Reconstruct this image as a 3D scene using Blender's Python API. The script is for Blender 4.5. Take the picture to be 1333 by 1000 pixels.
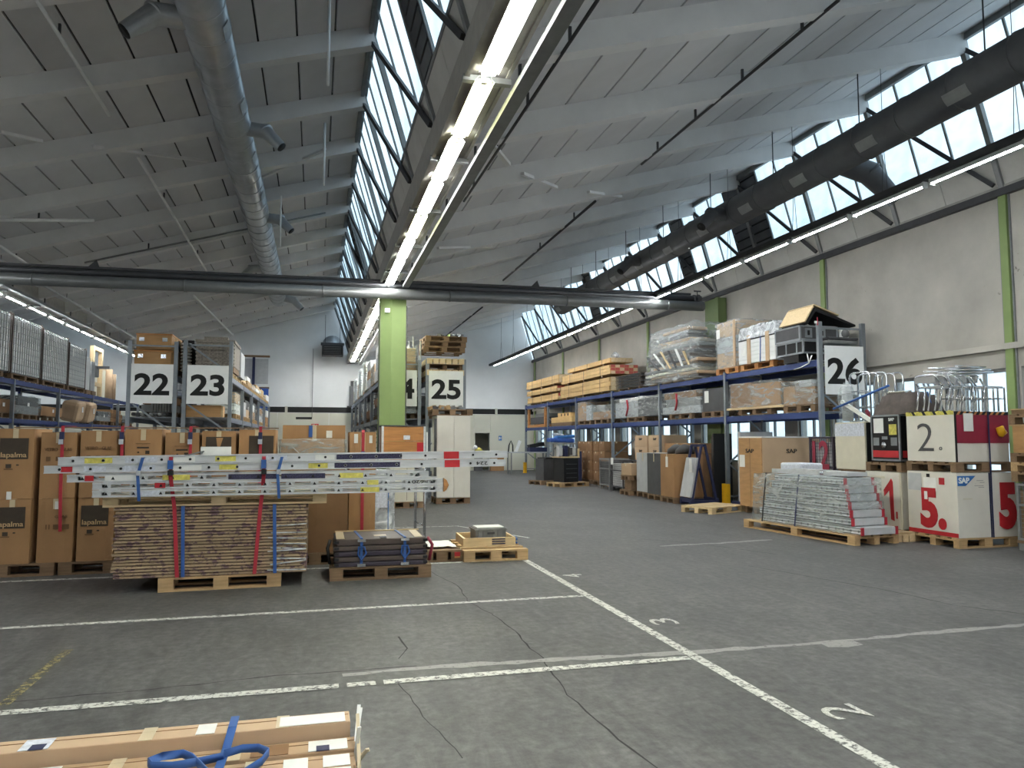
import bpy, bmesh, math, random
from mathutils import Vector, Matrix, noise
random.seed(7)
PI = math.pi
scene = bpy.context.scene
COL = scene.collection
for _o in list(bpy.data.objects): bpy.data.objects.remove(_o)

# ---------------------------------------------------------------- camera
F_PX, CX, CY, VPX, HORIZON, EYE = 970.0, 666.5, 500.0, 411.0, 573.0, 1.55
pitch = math.atan((HORIZON-CY)/F_PX)
yaw = math.atan((CX-VPX)/(F_PX/math.cos(pitch)))
fwd = Vector((math.sin(yaw)*math.cos(pitch), math.cos(yaw)*math.cos(pitch), math.sin(pitch)))
rgt = Vector((math.cos(yaw), -math.sin(yaw), 0)); upv = rgt.cross(fwd)
cam_data = bpy.data.cameras.new('camera'); cam = bpy.data.objects.new('camera', cam_data); COL.objects.link(cam)
cam_data.sensor_width = 36.0; cam_data.lens = F_PX/1333.0*36.0; cam_data.clip_end = 300
cam.matrix_world = Matrix(((rgt.x, upv.x, -fwd.x, 0), (rgt.y, upv.y, -fwd.y, 0), (rgt.z, upv.z, -fwd.z, EYE), (0, 0, 0, 1)))
scene.camera = cam
# ---------------------------------------------------------------- world, exposure
SKY = .50; TUBE = 32.0; EXPOSURE = 2.02
scene.view_settings.view_transform = 'Standard'; scene.view_settings.look = 'None'
scene.view_settings.gamma = 1.0; scene.view_settings.use_curve_mapping = False
scene.view_settings.exposure = EXPOSURE
world = bpy.data.worlds.new('overcast_sky'); scene.world = world; world.use_nodes = True
wn = world.node_tree.nodes; wl = world.node_tree.links; bg = wn['Background']
tcw = wn.new('ShaderNodeTexCoord'); nzw = wn.new('ShaderNodeTexNoise'); nzw.inputs['Scale'].default_value = 3.0; nzw.inputs['Detail'].default_value = 4
rpw = wn.new('ShaderNodeValToRGB'); rpw.color_ramp.elements[0].position = .35; rpw.color_ramp.elements[1].position = .7
rpw.color_ramp.elements[0].color = (.50, .71, .88, 1); rpw.color_ramp.elements[1].color = (.78, .90, .98, 1)
wl.new(tcw.outputs['Generated'], nzw.inputs['Vector']); wl.new(nzw.outputs['Fac'], rpw.inputs['Fac']); wl.new(rpw.outputs['Color'], bg.inputs['Color'])
bg.inputs['Strength'].default_value = SKY

# ---------------------------------------------------------------- materials
def lin(c):
    return tuple(((v/255)/12.92 if v/255 <= .04045 else ((v/255+.055)/1.055)**2.4) for v in c) + (1.0,)
MATS = {}
def mat(name, col, rough=.6, metal=0.0, var=.12, scale=6.0, stretch=(1, 1, 1), bump=0.0, objvar=0.0, spec=.4):
    """procedural material: base colour with noise variation and an optional fine bump"""
    m = bpy.data.materials.new(name); m.use_nodes = True; n = m.node_tree.nodes; l = m.node_tree.links
    b = n['Principled BSDF']; b.inputs['Roughness'].default_value = rough; b.inputs['Metallic'].default_value = metal
    b.inputs['Specular IOR Level'].default_value = spec
    tc = n.new('ShaderNodeTexCoord'); mp = n.new('ShaderNodeMapping'); mp.inputs['Scale'].default_value = stretch
    nz = n.new('ShaderNodeTexNoise'); nz.inputs['Scale'].default_value = scale; nz.inputs['Detail'].default_value = 6; nz.inputs['Roughness'].default_value = .6
    l.new(tc.outputs['Object'], mp.inputs['Vector']); l.new(mp.outputs['Vector'], nz.inputs['Vector'])
    c = lin(col)
    rp = n.new('ShaderNodeValToRGB'); rp.color_ramp.elements[0].position = .3; rp.color_ramp.elements[1].position = .7
    rp.color_ramp.elements[0].color = tuple(v*(1-var) for v in c[:3])+(1,); rp.color_ramp.elements[1].color = tuple(min(1, v*(1+var)) for v in c[:3])+(1,)
    l.new(nz.outputs['Fac'], rp.inputs['Fac']); out = rp.outputs['Color']
    if objvar:
        oi = n.new('ShaderNodeObjectInfo'); hs = n.new('ShaderNodeHueSaturation')
        mr = n.new('ShaderNodeMapRange'); mr.inputs['To Min'].default_value = 1-objvar; mr.inputs['To Max'].default_value = 1+objvar
        l.new(oi.outputs['Random'], mr.inputs['Value']); l.new(mr.outputs['Result'], hs.inputs['Value']); l.new(out, hs.inputs['Color']); out = hs.outputs['Color']
    l.new(out, b.inputs['Base Color'])
    if bump:
        bp = n.new('ShaderNodeBump'); bp.inputs['Strength'].default_value = bump; bp.inputs['Distance'].default_value = .02
        l.new(nz.outputs['Fac'], bp.inputs['Height']); l.new(bp.outputs['Normal'], b.inputs['Normal'])
    MATS[name] = m; return m
def emis(name, col, s):
    m = bpy.data.materials.new(name); m.use_nodes = True; n = m.node_tree.nodes; b = n['Principled BSDF']
    b.inputs['Base Color'].default_value = (.8, .8, .8, 1); b.inputs['Emission Color'].default_value = lin(col); b.inputs['Emission Strength'].default_value = s
    MATS[name] = m; return m
def see_through(name, col, density, rough=.15, scale=9.0, bump=.6, lo=.35, hi=.7, stretch=(1, 1, 1)):
    """thin film or glass: transparent mixed with a glossy coat, thicker where the folds are"""
    m = bpy.data.materials.new(name); m.use_nodes = True; n = m.node_tree.nodes; l = m.node_tree.links
    b = n['Principled BSDF']; b.inputs['Base Color'].default_value = lin(col); b.inputs['Roughness'].default_value = rough
    tr = n.new('ShaderNodeBsdfTransparent'); tr.inputs['Color'].default_value = (.93, .96, .97, 1)
    mx = n.new('ShaderNodeMixShader'); tc = n.new('ShaderNodeTexCoord'); nz = n.new('ShaderNodeTexNoise'); nz.inputs['Scale'].default_value = scale; nz.inputs['Detail'].default_value = 5
    nz.inputs['Distortion'].default_value = 1.2
    mp = n.new('ShaderNodeMapping'); mp.inputs['Scale'].default_value = stretch; l.new(tc.outputs['Object'], mp.inputs['Vector']); l.new(mp.outputs['Vector'], nz.inputs['Vector'])
    mr = n.new('ShaderNodeMapRange'); mr.inputs['From Min'].default_value = lo; mr.inputs['From Max'].default_value = hi; mr.inputs['To Min'].default_value = density*.35; mr.inputs['To Max'].default_value = min(1, density*1.8)
    l.new(nz.outputs['Fac'], mr.inputs['Value']); l.new(mr.outputs['Result'], mx.inputs['Fac'])
    if bump:
        bp = n.new('ShaderNodeBump'); bp.inputs['Strength'].default_value = bump; bp.inputs['Distance'].default_value = .05
        l.new(nz.outputs['Fac'], bp.inputs['Height']); l.new(bp.outputs['Normal'], b.inputs['Normal'])
    l.new(tr.outputs[0], mx.inputs[1]); l.new(b.outputs[0], mx.inputs[2]); l.new(mx.outputs[0], n['Material Output'].inputs['Surface'])
    MATS[name] = m; return m

def floor_material():
    m = mat('floor_concrete', (92, 91, 90), rough=.55, var=.16, scale=.9, bump=0)
    n = m.node_tree.nodes; l = m.node_tree.links; b = n['Principled BSDF']
    src = b.inputs['Base Color'].links[0].from_socket
    tc = n.new('ShaderNodeTexCoord')
    fine = n.new('ShaderNodeTexNoise'); fine.inputs['Scale'].default_value = 14; fine.inputs['Detail'].default_value = 8; fine.inputs['Roughness'].default_value = .7
    l.new(tc.outputs['Object'], fine.inputs['Vector'])
    r1 = n.new('ShaderNodeValToRGB'); r1.color_ramp.elements[0].position = .3; r1.color_ramp.elements[1].position = .75
    r1.color_ramp.elements[0].color = (.52, .52, .51, 1); r1.color_ramp.elements[1].color = (1.34, 1.34, 1.33, 1)
    l.new(fine.outputs['Fac'], r1.inputs['Fac'])
    mu = n.new('ShaderNodeMixRGB'); mu.blend_type = 'MULTIPLY'; mu.inputs['Fac'].default_value = 1
    l.new(src, mu.inputs[1]); l.new(r1.outputs['Color'], mu.inputs[2])
    # scuffs and tyre marks: streaky stains
    mp = n.new('ShaderNodeMapping'); mp.inputs['Scale'].default_value = (1.6, .5, 1); mp.inputs['Rotation'].default_value = (0, 0, .5)
    st = n.new('ShaderNodeTexNoise'); st.inputs['Scale'].default_value = 2.2; st.inputs['Detail'].default_value = 9; st.inputs['Roughness'].default_value = .75; st.inputs['Distortion'].default_value = 1.5
    l.new(tc.outputs['Object'], mp.inputs['Vector']); l.new(mp.outputs['Vector'], st.inputs['Vector'])
    r2 = n.new('ShaderNodeValToRGB'); r2.color_ramp.elements[0].position = .36; r2.color_ramp.elements[1].position = .62
    r2.color_ramp.elements[0].color = (.56, .56, .56, 1); r2.color_ramp.elements[1].color = (1.16, 1.16, 1.15, 1)
    l.new(st.outputs['Fac'], r2.inputs['Fac'])
    m2 = n.new('ShaderNodeMixRGB'); m2.blend_type = 'MULTIPLY'; m2.inputs['Fac'].default_value = 1
    l.new(mu.outputs[0], m2.inputs[1]); l.new(r2.outputs['Color'], m2.inputs[2])
    # small pale chips of old paint
    ch = n.new('ShaderNodeTexNoise'); ch.inputs['Scale'].default_value = 5; ch.inputs['Detail'].default_value = 12; ch.inputs['Roughness'].default_value = .8
    l.new(tc.outputs['Object'], ch.inputs['Vector'])
    r3 = n.new('ShaderNodeValToRGB'); r3.color_ramp.elements[0].position = .69; r3.color_ramp.elements[1].position = .74
    r3.color_ramp.elements[0].color = (0, 0, 0, 1); r3.color_ramp.elements[1].color = (.5, .5, .5, 1)
    l.new(ch.outputs['Fac'], r3.inputs['Fac'])
    m3 = n.new('ShaderNodeMixRGB'); m3.inputs[2].default_value = (.3, .3, .28, 1)
    l.new(r3.outputs['Color'], m3.inputs['Fac']); l.new(m2.outputs[0], m3.inputs[1]); l.new(m3.outputs[0], b.inputs['Base Color'])
    bp = n.new('ShaderNodeBump'); bp.inputs['Strength'].default_value = .12; bp.inputs['Distance'].default_value = .01
    l.new(fine.outputs['Fac'], bp.inputs['Height']); l.new(bp.outputs['Normal'], b.inputs['Normal'])
    rr = n.new('ShaderNodeMapRange'); rr.inputs['To Min'].default_value = .42; rr.inputs['To Max'].default_value = .75
    l.new(st.outputs['Fac'], rr.inputs['Value']); l.new(rr.outputs['Result'], b.inputs['Roughness'])
    return m
floor_material()
def worn_paint(name, col, amount):
    """paint worn through to the floor in patches"""
    m = mat(name, col, rough=.6, var=.1, scale=20)
    n = m.node_tree.nodes; l = m.node_tree.links; b = n['Principled BSDF']
    tr = n.new('ShaderNodeBsdfTransparent'); mx = n.new('ShaderNodeMixShader'); tc = n.new('ShaderNodeTexCoord')
    nz = n.new('ShaderNodeTexNoise'); nz.inputs['Scale'].default_value = 22; nz.inputs['Detail'].default_value = 10; nz.inputs['Roughness'].default_value = .8
    rp = n.new('ShaderNodeValToRGB'); rp.color_ramp.elements[0].position = amount; rp.color_ramp.elements[1].position = amount+.08
    l.new(tc.outputs['Object'], nz.inputs['Vector']); l.new(nz.outputs['Fac'], rp.inputs['Fac']); l.new(rp.outputs['Color'], mx.inputs['Fac'])
    l.new(tr.outputs[0], mx.inputs[1]); l.new(b.outputs[0], mx.inputs[2]); l.new(mx.outputs[0], n['Material Output'].inputs['Surface'])
    return m
worn_paint('line_white', (200, 200, 193), .42); worn_paint('line_yellow', (150, 140, 95), .47); worn_paint('repair', (140, 139, 135), .36)
mat('crack', (45, 45, 44), .9, var=.2)
mat('wall_white', (228, 230, 231), .75, var=.04, scale=1.2); mat('wall_cream', (203, 202, 188), .7, var=.04, scale=1)
def plaster():
    m = mat('wall_plaster', (172, 168, 159), .8, var=.22, scale=.55, bump=.1)
    n = m.node_tree.nodes; l = m.node_tree.links; b = n['Principled BSDF']; src = b.inputs['Base Color'].links[0].from_socket
    tc = n.new('ShaderNodeTexCoord'); nz = n.new('ShaderNodeTexNoise'); nz.inputs['Scale'].default_value = 2.3; nz.inputs['Detail'].default_value = 12; nz.inputs['Roughness'].default_value = .78
    l.new(tc.outputs['Object'], nz.inputs['Vector'])
    rp = n.new('ShaderNodeValToRGB'); rp.color_ramp.elements[0].position = .31; rp.color_ramp.elements[1].position = .35
    rp.color_ramp.elements[0].color = (.8, .8, .8, 1); rp.color_ramp.elements[1].color = (0, 0, 0, 1)
    l.new(nz.outputs['Fac'], rp.inputs['Fac']); mx = n.new('ShaderNodeMixRGB'); mx.inputs[2].default_value = (.06, .055, .05, 1)
    l.new(rp.outputs['Color'], mx.inputs['Fac']); l.new(src, mx.inputs[1]); l.new(mx.outputs[0], b.inputs['Base Color'])
plaster()
mat('roof_panel', (204, 204, 206), .8, var=.06, scale=1.5, objvar=.05); mat('roof_beam', (214, 214, 214), .75, var=.06, scale=2, objvar=.03)
mat('roof_dark', (60, 60, 60), .9); mat('apron', (190, 188, 182), .8, var=.1, scale=2); mat('gutter', (160, 157, 150), .75, var=.1)
mat('steel_dark', (70, 70, 72), .55, .3); mat('steel_frame', (132, 134, 134), .5, .3); mat('black', (22, 22, 23), .6, var=.1); mat('black_gloss', (18, 18, 20), .3)
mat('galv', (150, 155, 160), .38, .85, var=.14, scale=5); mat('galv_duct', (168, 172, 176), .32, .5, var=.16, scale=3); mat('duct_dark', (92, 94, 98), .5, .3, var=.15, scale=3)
mat('duct_patch', (150, 153, 155), .5, .3); mat('pipe_grey', (118, 120, 120), .38, .4, var=.08); mat('pipe_dark', (70, 71, 74), .4, .4)
mat('chrome', (205, 208, 212), .16, .95, var=.04); mat('alu', (204, 206, 208), .42, .45, var=.12, scale=12, stretch=(.3, 1, 3))
mat('green', (126, 146, 90), .6, var=.06, scale=2); mat('green_dark', (104, 120, 76), .65, var=.08, scale=2)
mat('rack_blue', (42, 62, 118), .45, .1, var=.1); mat('rack_grey', (130, 136, 142), .45, .5, var=.1); mat('rack_beam_grey', (110, 118, 132), .5, .3)
mat('yellow', (226, 172, 26), .55, var=.08); mat('white', (228, 229, 228), .55, var=.04); mat('cream', (205, 199, 180), .6, var=.05); mat('offwhite', (212, 208, 198), .6, var=.05, scale=3)
mat('digit_black', (12, 12, 12), .6, var=.05); mat('lamp_white', (225, 228, 225), .4, var=.03)
mat('carton', (160, 122, 84), .8, var=.10, scale=2.2, objvar=.08); mat('carton_dark', (136, 102, 70), .8, var=.12, scale=2.5, objvar=.06); mat('carton_pale', (188, 160, 130), .8, var=.08, scale=2); mat('carton_long', (172, 143, 112), .8, var=.1, scale=3, objvar=.05)
mat('tape', (196, 180, 150), .35, var=.05); mat('print_dark', (62, 52, 42), .75, var=.2, scale=6); mat('print_text', (190, 160, 120), .7); mat('print_thin', (110, 82, 54), .8)
mat('wood', (176, 146, 106), .75, var=.16, scale=5, stretch=(1, 7, 7), objvar=.12); mat('wood_pale', (202, 178, 138), .7, var=.12, scale=5, stretch=(1, 7, 7), objvar=.1)
mat('wood_dark', (122, 98, 74), .8, var=.2, scale=5, stretch=(1, 7, 7), objvar=.15); mat('wood_orange', (176, 122, 70), .55, var=.22, scale=3, stretch=(.6, 1, 8)); mat('ply', (172, 132, 88), .65, var=.14, scale=3, stretch=(.5, 1, 5))
mat('timber_yellow', (200, 166, 112), .7, var=.12, scale=4, objvar=.12); mat('timber_end', (208, 186, 150), .8, var=.2, scale=20); mat('timber_red', (188, 96, 84), .75, var=.2, scale=20)
mat('red', (178, 34, 42), .6, var=.12); mat('red_strap', (166, 42, 56), .6, var=.1); mat('blue_strap', (48, 88, 150), .55, var=.1); mat('navy', (36, 42, 76), .6, var=.1); mat('burgundy', (138, 36, 58), .55, var=.08)
mat('purple_print', (84, 58, 82), .8, var=.2); mat('purple_pad', (58, 50, 62), .5, var=.15); mat('brown_pad', (86, 74, 68), .6, var=.15)
mat('grey', (128, 129, 128), .6, var=.1); mat('grey_dark', (74, 74, 76), .65, var=.12); mat('grey_light', (176, 178, 180), .55, var=.08); mat('cloth', (82, 74, 70), .9, var=.35, scale=5, bump=.5); mat('navy_print', (52, 50, 78), .6, var=.85, scale=70); mat('cloth_pale', (176, 170, 156), .9, var=.1)
mat('paper', (226, 226, 222), .7, var=.05); mat('paper_print', (200, 204, 214), .7, var=.25, scale=30); mat('yellow_label', (198, 188, 92), .6, var=.3, scale=24); mat('label_blue', (52, 110, 176), .5)
mat('glass_blue', (150, 170, 190), .2); mat('blue_sheet', (48, 84, 160), .5, var=.15); mat('pink', (196, 130, 116), .8, var=.1)
mat('wicker', (136, 128, 120), .8, var=.4, scale=26, bump=.8); mat('mesh_grey', (92, 94, 94), .6, 0, var=.2, scale=5); mat('rib_grey', (222, 224, 224), .5, 0)
def purple_layers():
    m = mat('flat_carton', (160, 138, 110), .8, var=.12, scale=3, stretch=(1, 1, 8), objvar=.07)
    n = m.node_tree.nodes; l = m.node_tree.links; b = n['Principled BSDF']; src = b.inputs['Base Color'].links[0].from_socket
    g = n.new('ShaderNodeNewGeometry'); mp = n.new('ShaderNodeMapping'); mp.inputs['Scale'].default_value = (6.0, .1, 13)
    nz = n.new('ShaderNodeTexNoise'); nz.inputs['Scale'].default_value = 1.25; nz.inputs['Detail'].default_value = 5; nz.inputs['Roughness'].default_value = .75
    l.new(g.outputs['Position'], mp.inputs['Vector']); l.new(mp.outputs['Vector'], nz.inputs['Vector'])
    rp = n.new('ShaderNodeValToRGB'); rp.color_ramp.elements[0].position = .51; rp.color_ramp.elements[1].position = .57
    rp.color_ramp.elements[1].color = (.8, .8, .8, 1)
    mx = n.new('ShaderNodeMixRGB'); mx.inputs[2].default_value = lin((78, 52, 74))
    l.new(nz.outputs['Fac'], rp.inputs['Fac']); l.new(rp.outputs['Color'], mx.inputs['Fac']); l.new(src, mx.inputs[1]); l.new(mx.outputs[0], b.inputs['Base Color'])
purple_layers()
emis('tube_light', (252, 253, 250), TUBE); emis('tube_yellow', (250, 250, 190), TUBE*.6); emis('tube_cool', (248, 252, 254), TUBE)
see_through('film', (215, 218, 216), .30, rough=.14, scale=3, bump=.7, lo=.42, hi=.72, stretch=(1, 1, 3)); see_through('film_thin', (226, 228, 226), .10, rough=.1, scale=4, bump=.7, lo=.45, hi=.72, stretch=(1, 1, 3)); see_through('film_milky', (226, 229, 231), .75, rough=.2, scale=6, bump=.8)
see_through('roof_glass', (205, 220, 226), .10, rough=.12, scale=2, bump=0); see_through('window_glass', (210, 222, 228), .09, rough=.1, scale=2, bump=0)

# ---------------------------------------------------------------- building blocks
class MB:
    def __init__(s): s.v = []; s.f = []
    def quad(s, *p):
        b = len(s.v); s.v += [tuple(q) for q in p]; s.f.append(tuple(range(b, b+len(p)))); return s
    def hexa(s, P):
        b = len(s.v); s.v += [tuple(q) for q in P]
        for f in ((0, 3, 2, 1), (4, 5, 6, 7), (0, 1, 5, 4), (1, 2, 6, 5), (2, 3, 7, 6), (3, 0, 4, 7)): s.f.append(tuple(b+i for i in f))
        return s
    def box(s, x0, x1, y0, y1, z0, z1):
        return s.hexa([(x0, y0, z0), (x1, y0, z0), (x1, y1, z0), (x0, y1, z0), (x0, y0, z1), (x1, y0, z1), (x1, y1, z1), (x0, y1, z1)])
    def obox(s, c, size, rot=(0, 0, 0)):
        from mathutils import Euler
        R = Euler(rot).to_matrix(); c = Vector(c); a, b, d = (v/2 for v in size)
        return s.hexa([c+R@Vector(p) for p in ((-a, -b, -d), (a, -b, -d), (a, b, -d), (-a, b, -d), (-a, -b, d), (a, -b, d), (a, b, d), (-a, b, d))])
    def bar(s, p0, p1, w, h=None):
        """rectangular bar from p0 to p1"""
        h = h or w; p0 = Vector(p0); p1 = Vector(p1); d = (p1-p0).normalized()
        a = d.cross(Vector((0, 0, 1)))
        a = Vector((1, 0, 0)) if a.length < 1e-4 else a.normalized()
        u = a.cross(d)
        a *= w/2; u *= h/2
        return s.hexa([p0-a-u, p0+a-u, p1+a-u, p1-a-u, p0-a+u, p0+a+u, p1+a+u, p1-a+u])
    def tube(s, pts, r, n=6, closed=False, caps=True):
        pts = [Vector(p) for p in pts]; rings = []; N = len(pts); ref = None
        for i, p in enumerate(pts):
            if closed: d = pts[(i+1) % N]-pts[i-1]
            else: d = pts[min(i+1, N-1)]-pts[max(i-1, 0)]
            d.normalize()
            if ref is None:
                ref = d.cross(Vector((0, 0, 1)))
                if ref.length < 1e-3: ref = Vector((1, 0, 0))
            a = (ref-d*ref.dot(d)); a = a.normalized() if a.length > 1e-5 else d.orthogonal().normalized()
            ref = a; b = d.cross(a); rr = r[i] if isinstance(r, (list, tuple)) else r
            k = len(s.v); s.v += [tuple(p+a*math.cos(2*PI*j/n)*rr+b*math.sin(2*PI*j/n)*rr) for j in range(n)]; rings.append(k)
        for i in range(N if closed else N-1):
            A, B = rings[i], rings[(i+1) % N]
            for j in range(n): s.f.append((A+j, A+(j+1) % n, B+(j+1) % n, B+j))
        if caps and not closed:
            s.f.append(tuple(rings[0]+j for j in reversed(range(n)))); s.f.append(tuple(rings[-1]+j for j in range(n)))
        return s
    def prism(s, poly, axis, a, b):
        """polygon in the two other axes, extruded along axis from a to b"""
        def P(u, v, w): return {'x': (w, u, v), 'y': (u, w, v), 'z': (u, v, w)}[axis]
        k = len(s.v); n = len(poly)
        s.v += [P(u, v, a) for u, v in poly]+[P(u, v, b) for u, v in poly]
        s.f.append(tuple(range(k, k+n))); s.f.append(tuple(range(k+2*n-1, k+n-1, -1)))
        for i in range(n): s.f.append((k+i, k+n+i, k+n+(i+1) % n, k+(i+1) % n))
        return s
    def mesh(s, name, m):
        me = bpy.data.meshes.new(name); me.from_pydata(s.v, [], s.f)
        bm = bmesh.new(); bm.from_mesh(me); bmesh.ops.recalc_face_normals(bm, faces=bm.faces); bm.to_mesh(me); bm.free()
        if m: me.materials.append(MATS[m])
        return me
    def build(s, name, m, parent=None, smooth=False, loc=None, bevel=0):
        me = s.mesh(name, m)
        if smooth:
            for p in me.polygons: p.use_smooth = True
        o = link(name, me, parent)
        if loc: o.location = loc
        if bevel:
            md = o.modifiers.new('bevel', 'BEVEL'); md.width = bevel; md.segments = 2; md.limit_method = 'ANGLE'
        return o
def link(name, me, parent=None, loc=None, rot=None):
    o = bpy.data.objects.new(name, me); COL.objects.link(o)
    if parent: o.parent = parent
    if loc is not None: o.location = loc
    if rot is not None: o.rotation_euler = rot
    return o
def thing(name, label, cat, loc=(0, 0, 0), rz=0.0, group=None):
    o = bpy.data.objects.new(name, None); COL.objects.link(o); o.empty_display_size = .1
    o.location = loc; o.rotation_euler = (0, 0, rz); return tag(o, label, cat, group)
def tag(o, label, cat, group=None):
    o['label'] = label; o['category'] = cat
    if group: o['group'] = group
    return o
def structure(o, label=None):
    o['kind'] = 'structure'
    if label: o['label'] = label
    return o
def room(name, label):
    return structure(thing_empty(name), label)
def thing_empty(name):
    o = bpy.data.objects.new(name, None); COL.objects.link(o); o.empty_display_size = .1; return o
CACHE = {}
def pbox(name, m, size, loc, parent=None, rot=None):
    """box part that shares its mesh with every other box of the same size and material"""
    key = (m,)+tuple(round(v, 4) for v in size)
    if key not in CACHE:
        a, b, c = (v/2 for v in size); CACHE[key] = MB().box(-a, a, -b, b, -c, c).mesh(name, m)
    return link(name, CACHE[key], parent, loc, rot)
def pspan(name, m, x0, x1, y0, y1, z0, z1, parent=None):
    return pbox(name, m, (x1-x0, y1-y0, z1-z0), ((x0+x1)/2, (y0+y1)/2, (z0+z1)/2), parent)
TEXTS = {}
def text_mesh(s, m, bold=.0, align='CENTER'):
    key = (s, m, bold, align)
    if key not in TEXTS:
        cu = bpy.data.curves.new('lettering', 'FONT'); cu.body = s; cu.offset = bold; cu.extrude = .004; cu.resolution_u = 4; cu.align_x = align; cu.align_y = 'BOTTOM_BASELINE'
        o = bpy.data.objects.new('lettering', cu); COL.objects.link(o); bpy.context.view_layer.update()
        dg = bpy.context.evaluated_depsgraph_get(); me = bpy.data.meshes.new_from_object(o.evaluated_get(dg)); me.name = 'lettering'
        bpy.data.objects.remove(o); me.materials.clear(); me.materials.append(MATS[m])
        xs = [v.co.x for v in me.vertices]; ys = [v.co.y for v in me.vertices]
        TEXTS[key] = (me, min(xs), max(xs), min(ys), max(ys))
    return TEXTS[key]
FACE_ROT = {'front': (PI/2, 0, 0), 'left': (PI/2, 0, -PI/2), 'top': (0, 0, 0), 'right': (PI/2, 0, PI/2)}
def letters(s, parent, loc, face, w, h, m='digit_black', bold=0.0, name='lettering', spin=0.0):
    """lettering fitted to w x h metres, centred on loc, lying on the given face"""
    me, x0, x1, y0, y1 = text_mesh(s, m, bold)
    o = link(name, me, parent); sx = w/(x1-x0); sy = h/(y1-y0)
    from mathutils import Euler
    R = Euler(FACE_ROT[face]).to_matrix() @ Matrix.Rotation(spin, 3, 'Z')
    c = Vector(((x0+x1)/2*sx, (y0+y1)/2*sy, 0)); o.location = Vector(loc)-R@c
    o.rotation_euler = R.to_euler(); o.scale = (sx, sy, 1); return o
def on_face(parent, name, m, face, W, D, u, v, su, sv, t=.004):
    """flat piece stuck on a face of a W x D box whose base centre is the parent's origin; u across, v up"""
    if face == 'front': return pbox(name, m, (su, t, sv), (u, -D/2-t/2, v), parent)
    if face == 'left': return pbox(name, m, (t, su, sv), (-W/2-t/2, u, v), parent)
    if face == 'right': return pbox(name, m, (t, su, sv), (W/2+t/2, u, v), parent)
def film_mesh(W, D, H, seed, out=.02, m='film', taper=0.0, rows=7, per=9, key=True):
    s = MB(); ring = []; n = 0
    pts = []
    for i in range(per): pts.append((-.5+i/per, -.5))
    for i in range(per): pts.append((.5, -.5+i/per))
    for i in range(per): pts.append((.5-i/per, .5))
    for i in range(per): pts.append((-.5, .5-i/per))
    M = len(pts)
    for r in range(rows+1):
        t = r/rows; k = 1-taper*t
        for j, (u, v) in enumerate(pts):
            nz = noise.noise(Vector((u*5+seed, v*5, t*6)))*out*1.6+out
            x, y = u*W*k, v*D*k; d = Vector((u, v)).normalized()
            s.v.append((x+d.x*nz, y+d.y*nz, t*H+(noise.noise(Vector((u*4, v*4, seed)))*out*2 if r == rows else 0)))
    for r in range(rows):
        for j in range(M): s.f.append((r*M+j, r*M+(j+1) % M, (r+1)*M+(j+1) % M, (r+1)*M+j))
    k = len(s.v); s.v.append((0, 0, H+out)); 
    for j in range(M): s.f.append((rows*M+j, rows*M+(j+1) % M, k))
    return s.mesh('stretch_film', m)
def wrap(parent, W, D, H, seed, out=.02, m='film', taper=0.0, z=0.0, name='stretch_film'):
    me = film_mesh(W, D, H, seed, out, m, taper)
    for p in me.polygons: p.use_smooth = True
    return link(name, me, parent, (0, 0, z))
# ================================================================ the hall
Y0, Y1, XL, XR = -5.0, 37.5, -17.44, 11.0
FRAMES = [9.65+2.29*k for k in range(-6, 13)]          # roof frames
ZV, ZR = 5.72, 8.28                                      # valley and ridge height
BAYS = [(-17.44, -8.73), (-7.96, .75), (1.52, 10.23)]    # valley x, ridge x of each shed bay
fl = MB().box(XL, XR, Y0, Y1, -.2, 0).build('floor', 'floor_concrete'); structure(fl, 'grey worn concrete hall floor with cracks')
def floor_strip(name, m, pts, w, z=.002, jit=.0, parent=None):
    s = MB(); P = [Vector((x, y, 0)) for x, y in pts]; Q = []
    for i in range(len(P)-1):
        n = max(1, int((P[i+1]-P[i]).length/.12)) if jit else 1
        for k in range(n): Q.append(P[i].lerp(P[i+1], k/n))
    Q.append(P[-1]); L = []
    for i, p in enumerate(Q):
        d = (Q[min(i+1, len(Q)-1)]-Q[max(0, i-1)]).normalized(); a = Vector((-d.y, d.x, 0))
        p = p+a*random.uniform(-jit, jit)
        ww = w*(1+(random.uniform(-.45, .45) if jit else 0))
        L.append((p+a*ww/2, p-a*ww/2))
    for (a, b), (c, d) in zip(L, L[1:]): s.quad((a.x, a.y, z), (b.x, b.y, z), (d.x, d.y, z), (c.x, c.y, z))
    return s.build(name, m, parent)
for pts, w in (([(1.55, 6.6), (1.61, 5.98), (1.57, 5.46), (1.59, 5.21), (1.52, 4.43), (1.54, 3.86), (1.59, 3.3), (1.5, 2.2)], .011), ([(1.3, 9.1), (1.5, 8.0), (1.45, 7.2), (1.55, 6.6)], .008),
               ([(-3.2, 5.05), (-1.62, 5.16), (-.95, 5.19), (-.22, 5.27), (.7, 5.24)], .010), ([(5.2, 8.3), (5.75, 6.55), (5.83, 5.86), (6.14, 5.4), (6.3, 4.2)], .012), ([(.66, 6.05), (.69, 5.7), (.6, 5.45)], .011), ([(.55, 4.9), (.62, 4.3), (.72, 3.7)], .006), ([(5.0, 10.9), (5.6, 10.2), (6.1, 9.0)], .01)):
    floor_strip('crack', 'crack', pts, w, .0015, .012, fl)
floor_strip('joint_repair', 'repair', [(.2, 5.17), (.74, 5.2), (1.65, 5.15), (2.68, 5.07), (3.74, 5.05), (5.78, 5.1), (7.5, 5.15)], .075, .0022, .012, fl)
floor_strip('repair_patch', 'repair', [(4.9, 10.15), (5.9, 10.2), (6.9, 10.35)], .09, .0022, .02, fl)
floor_strip('joint_repair', 'repair', [(3.75, 5.0), (4.05, 4.98)], .12, .0024, .03, fl)
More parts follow.
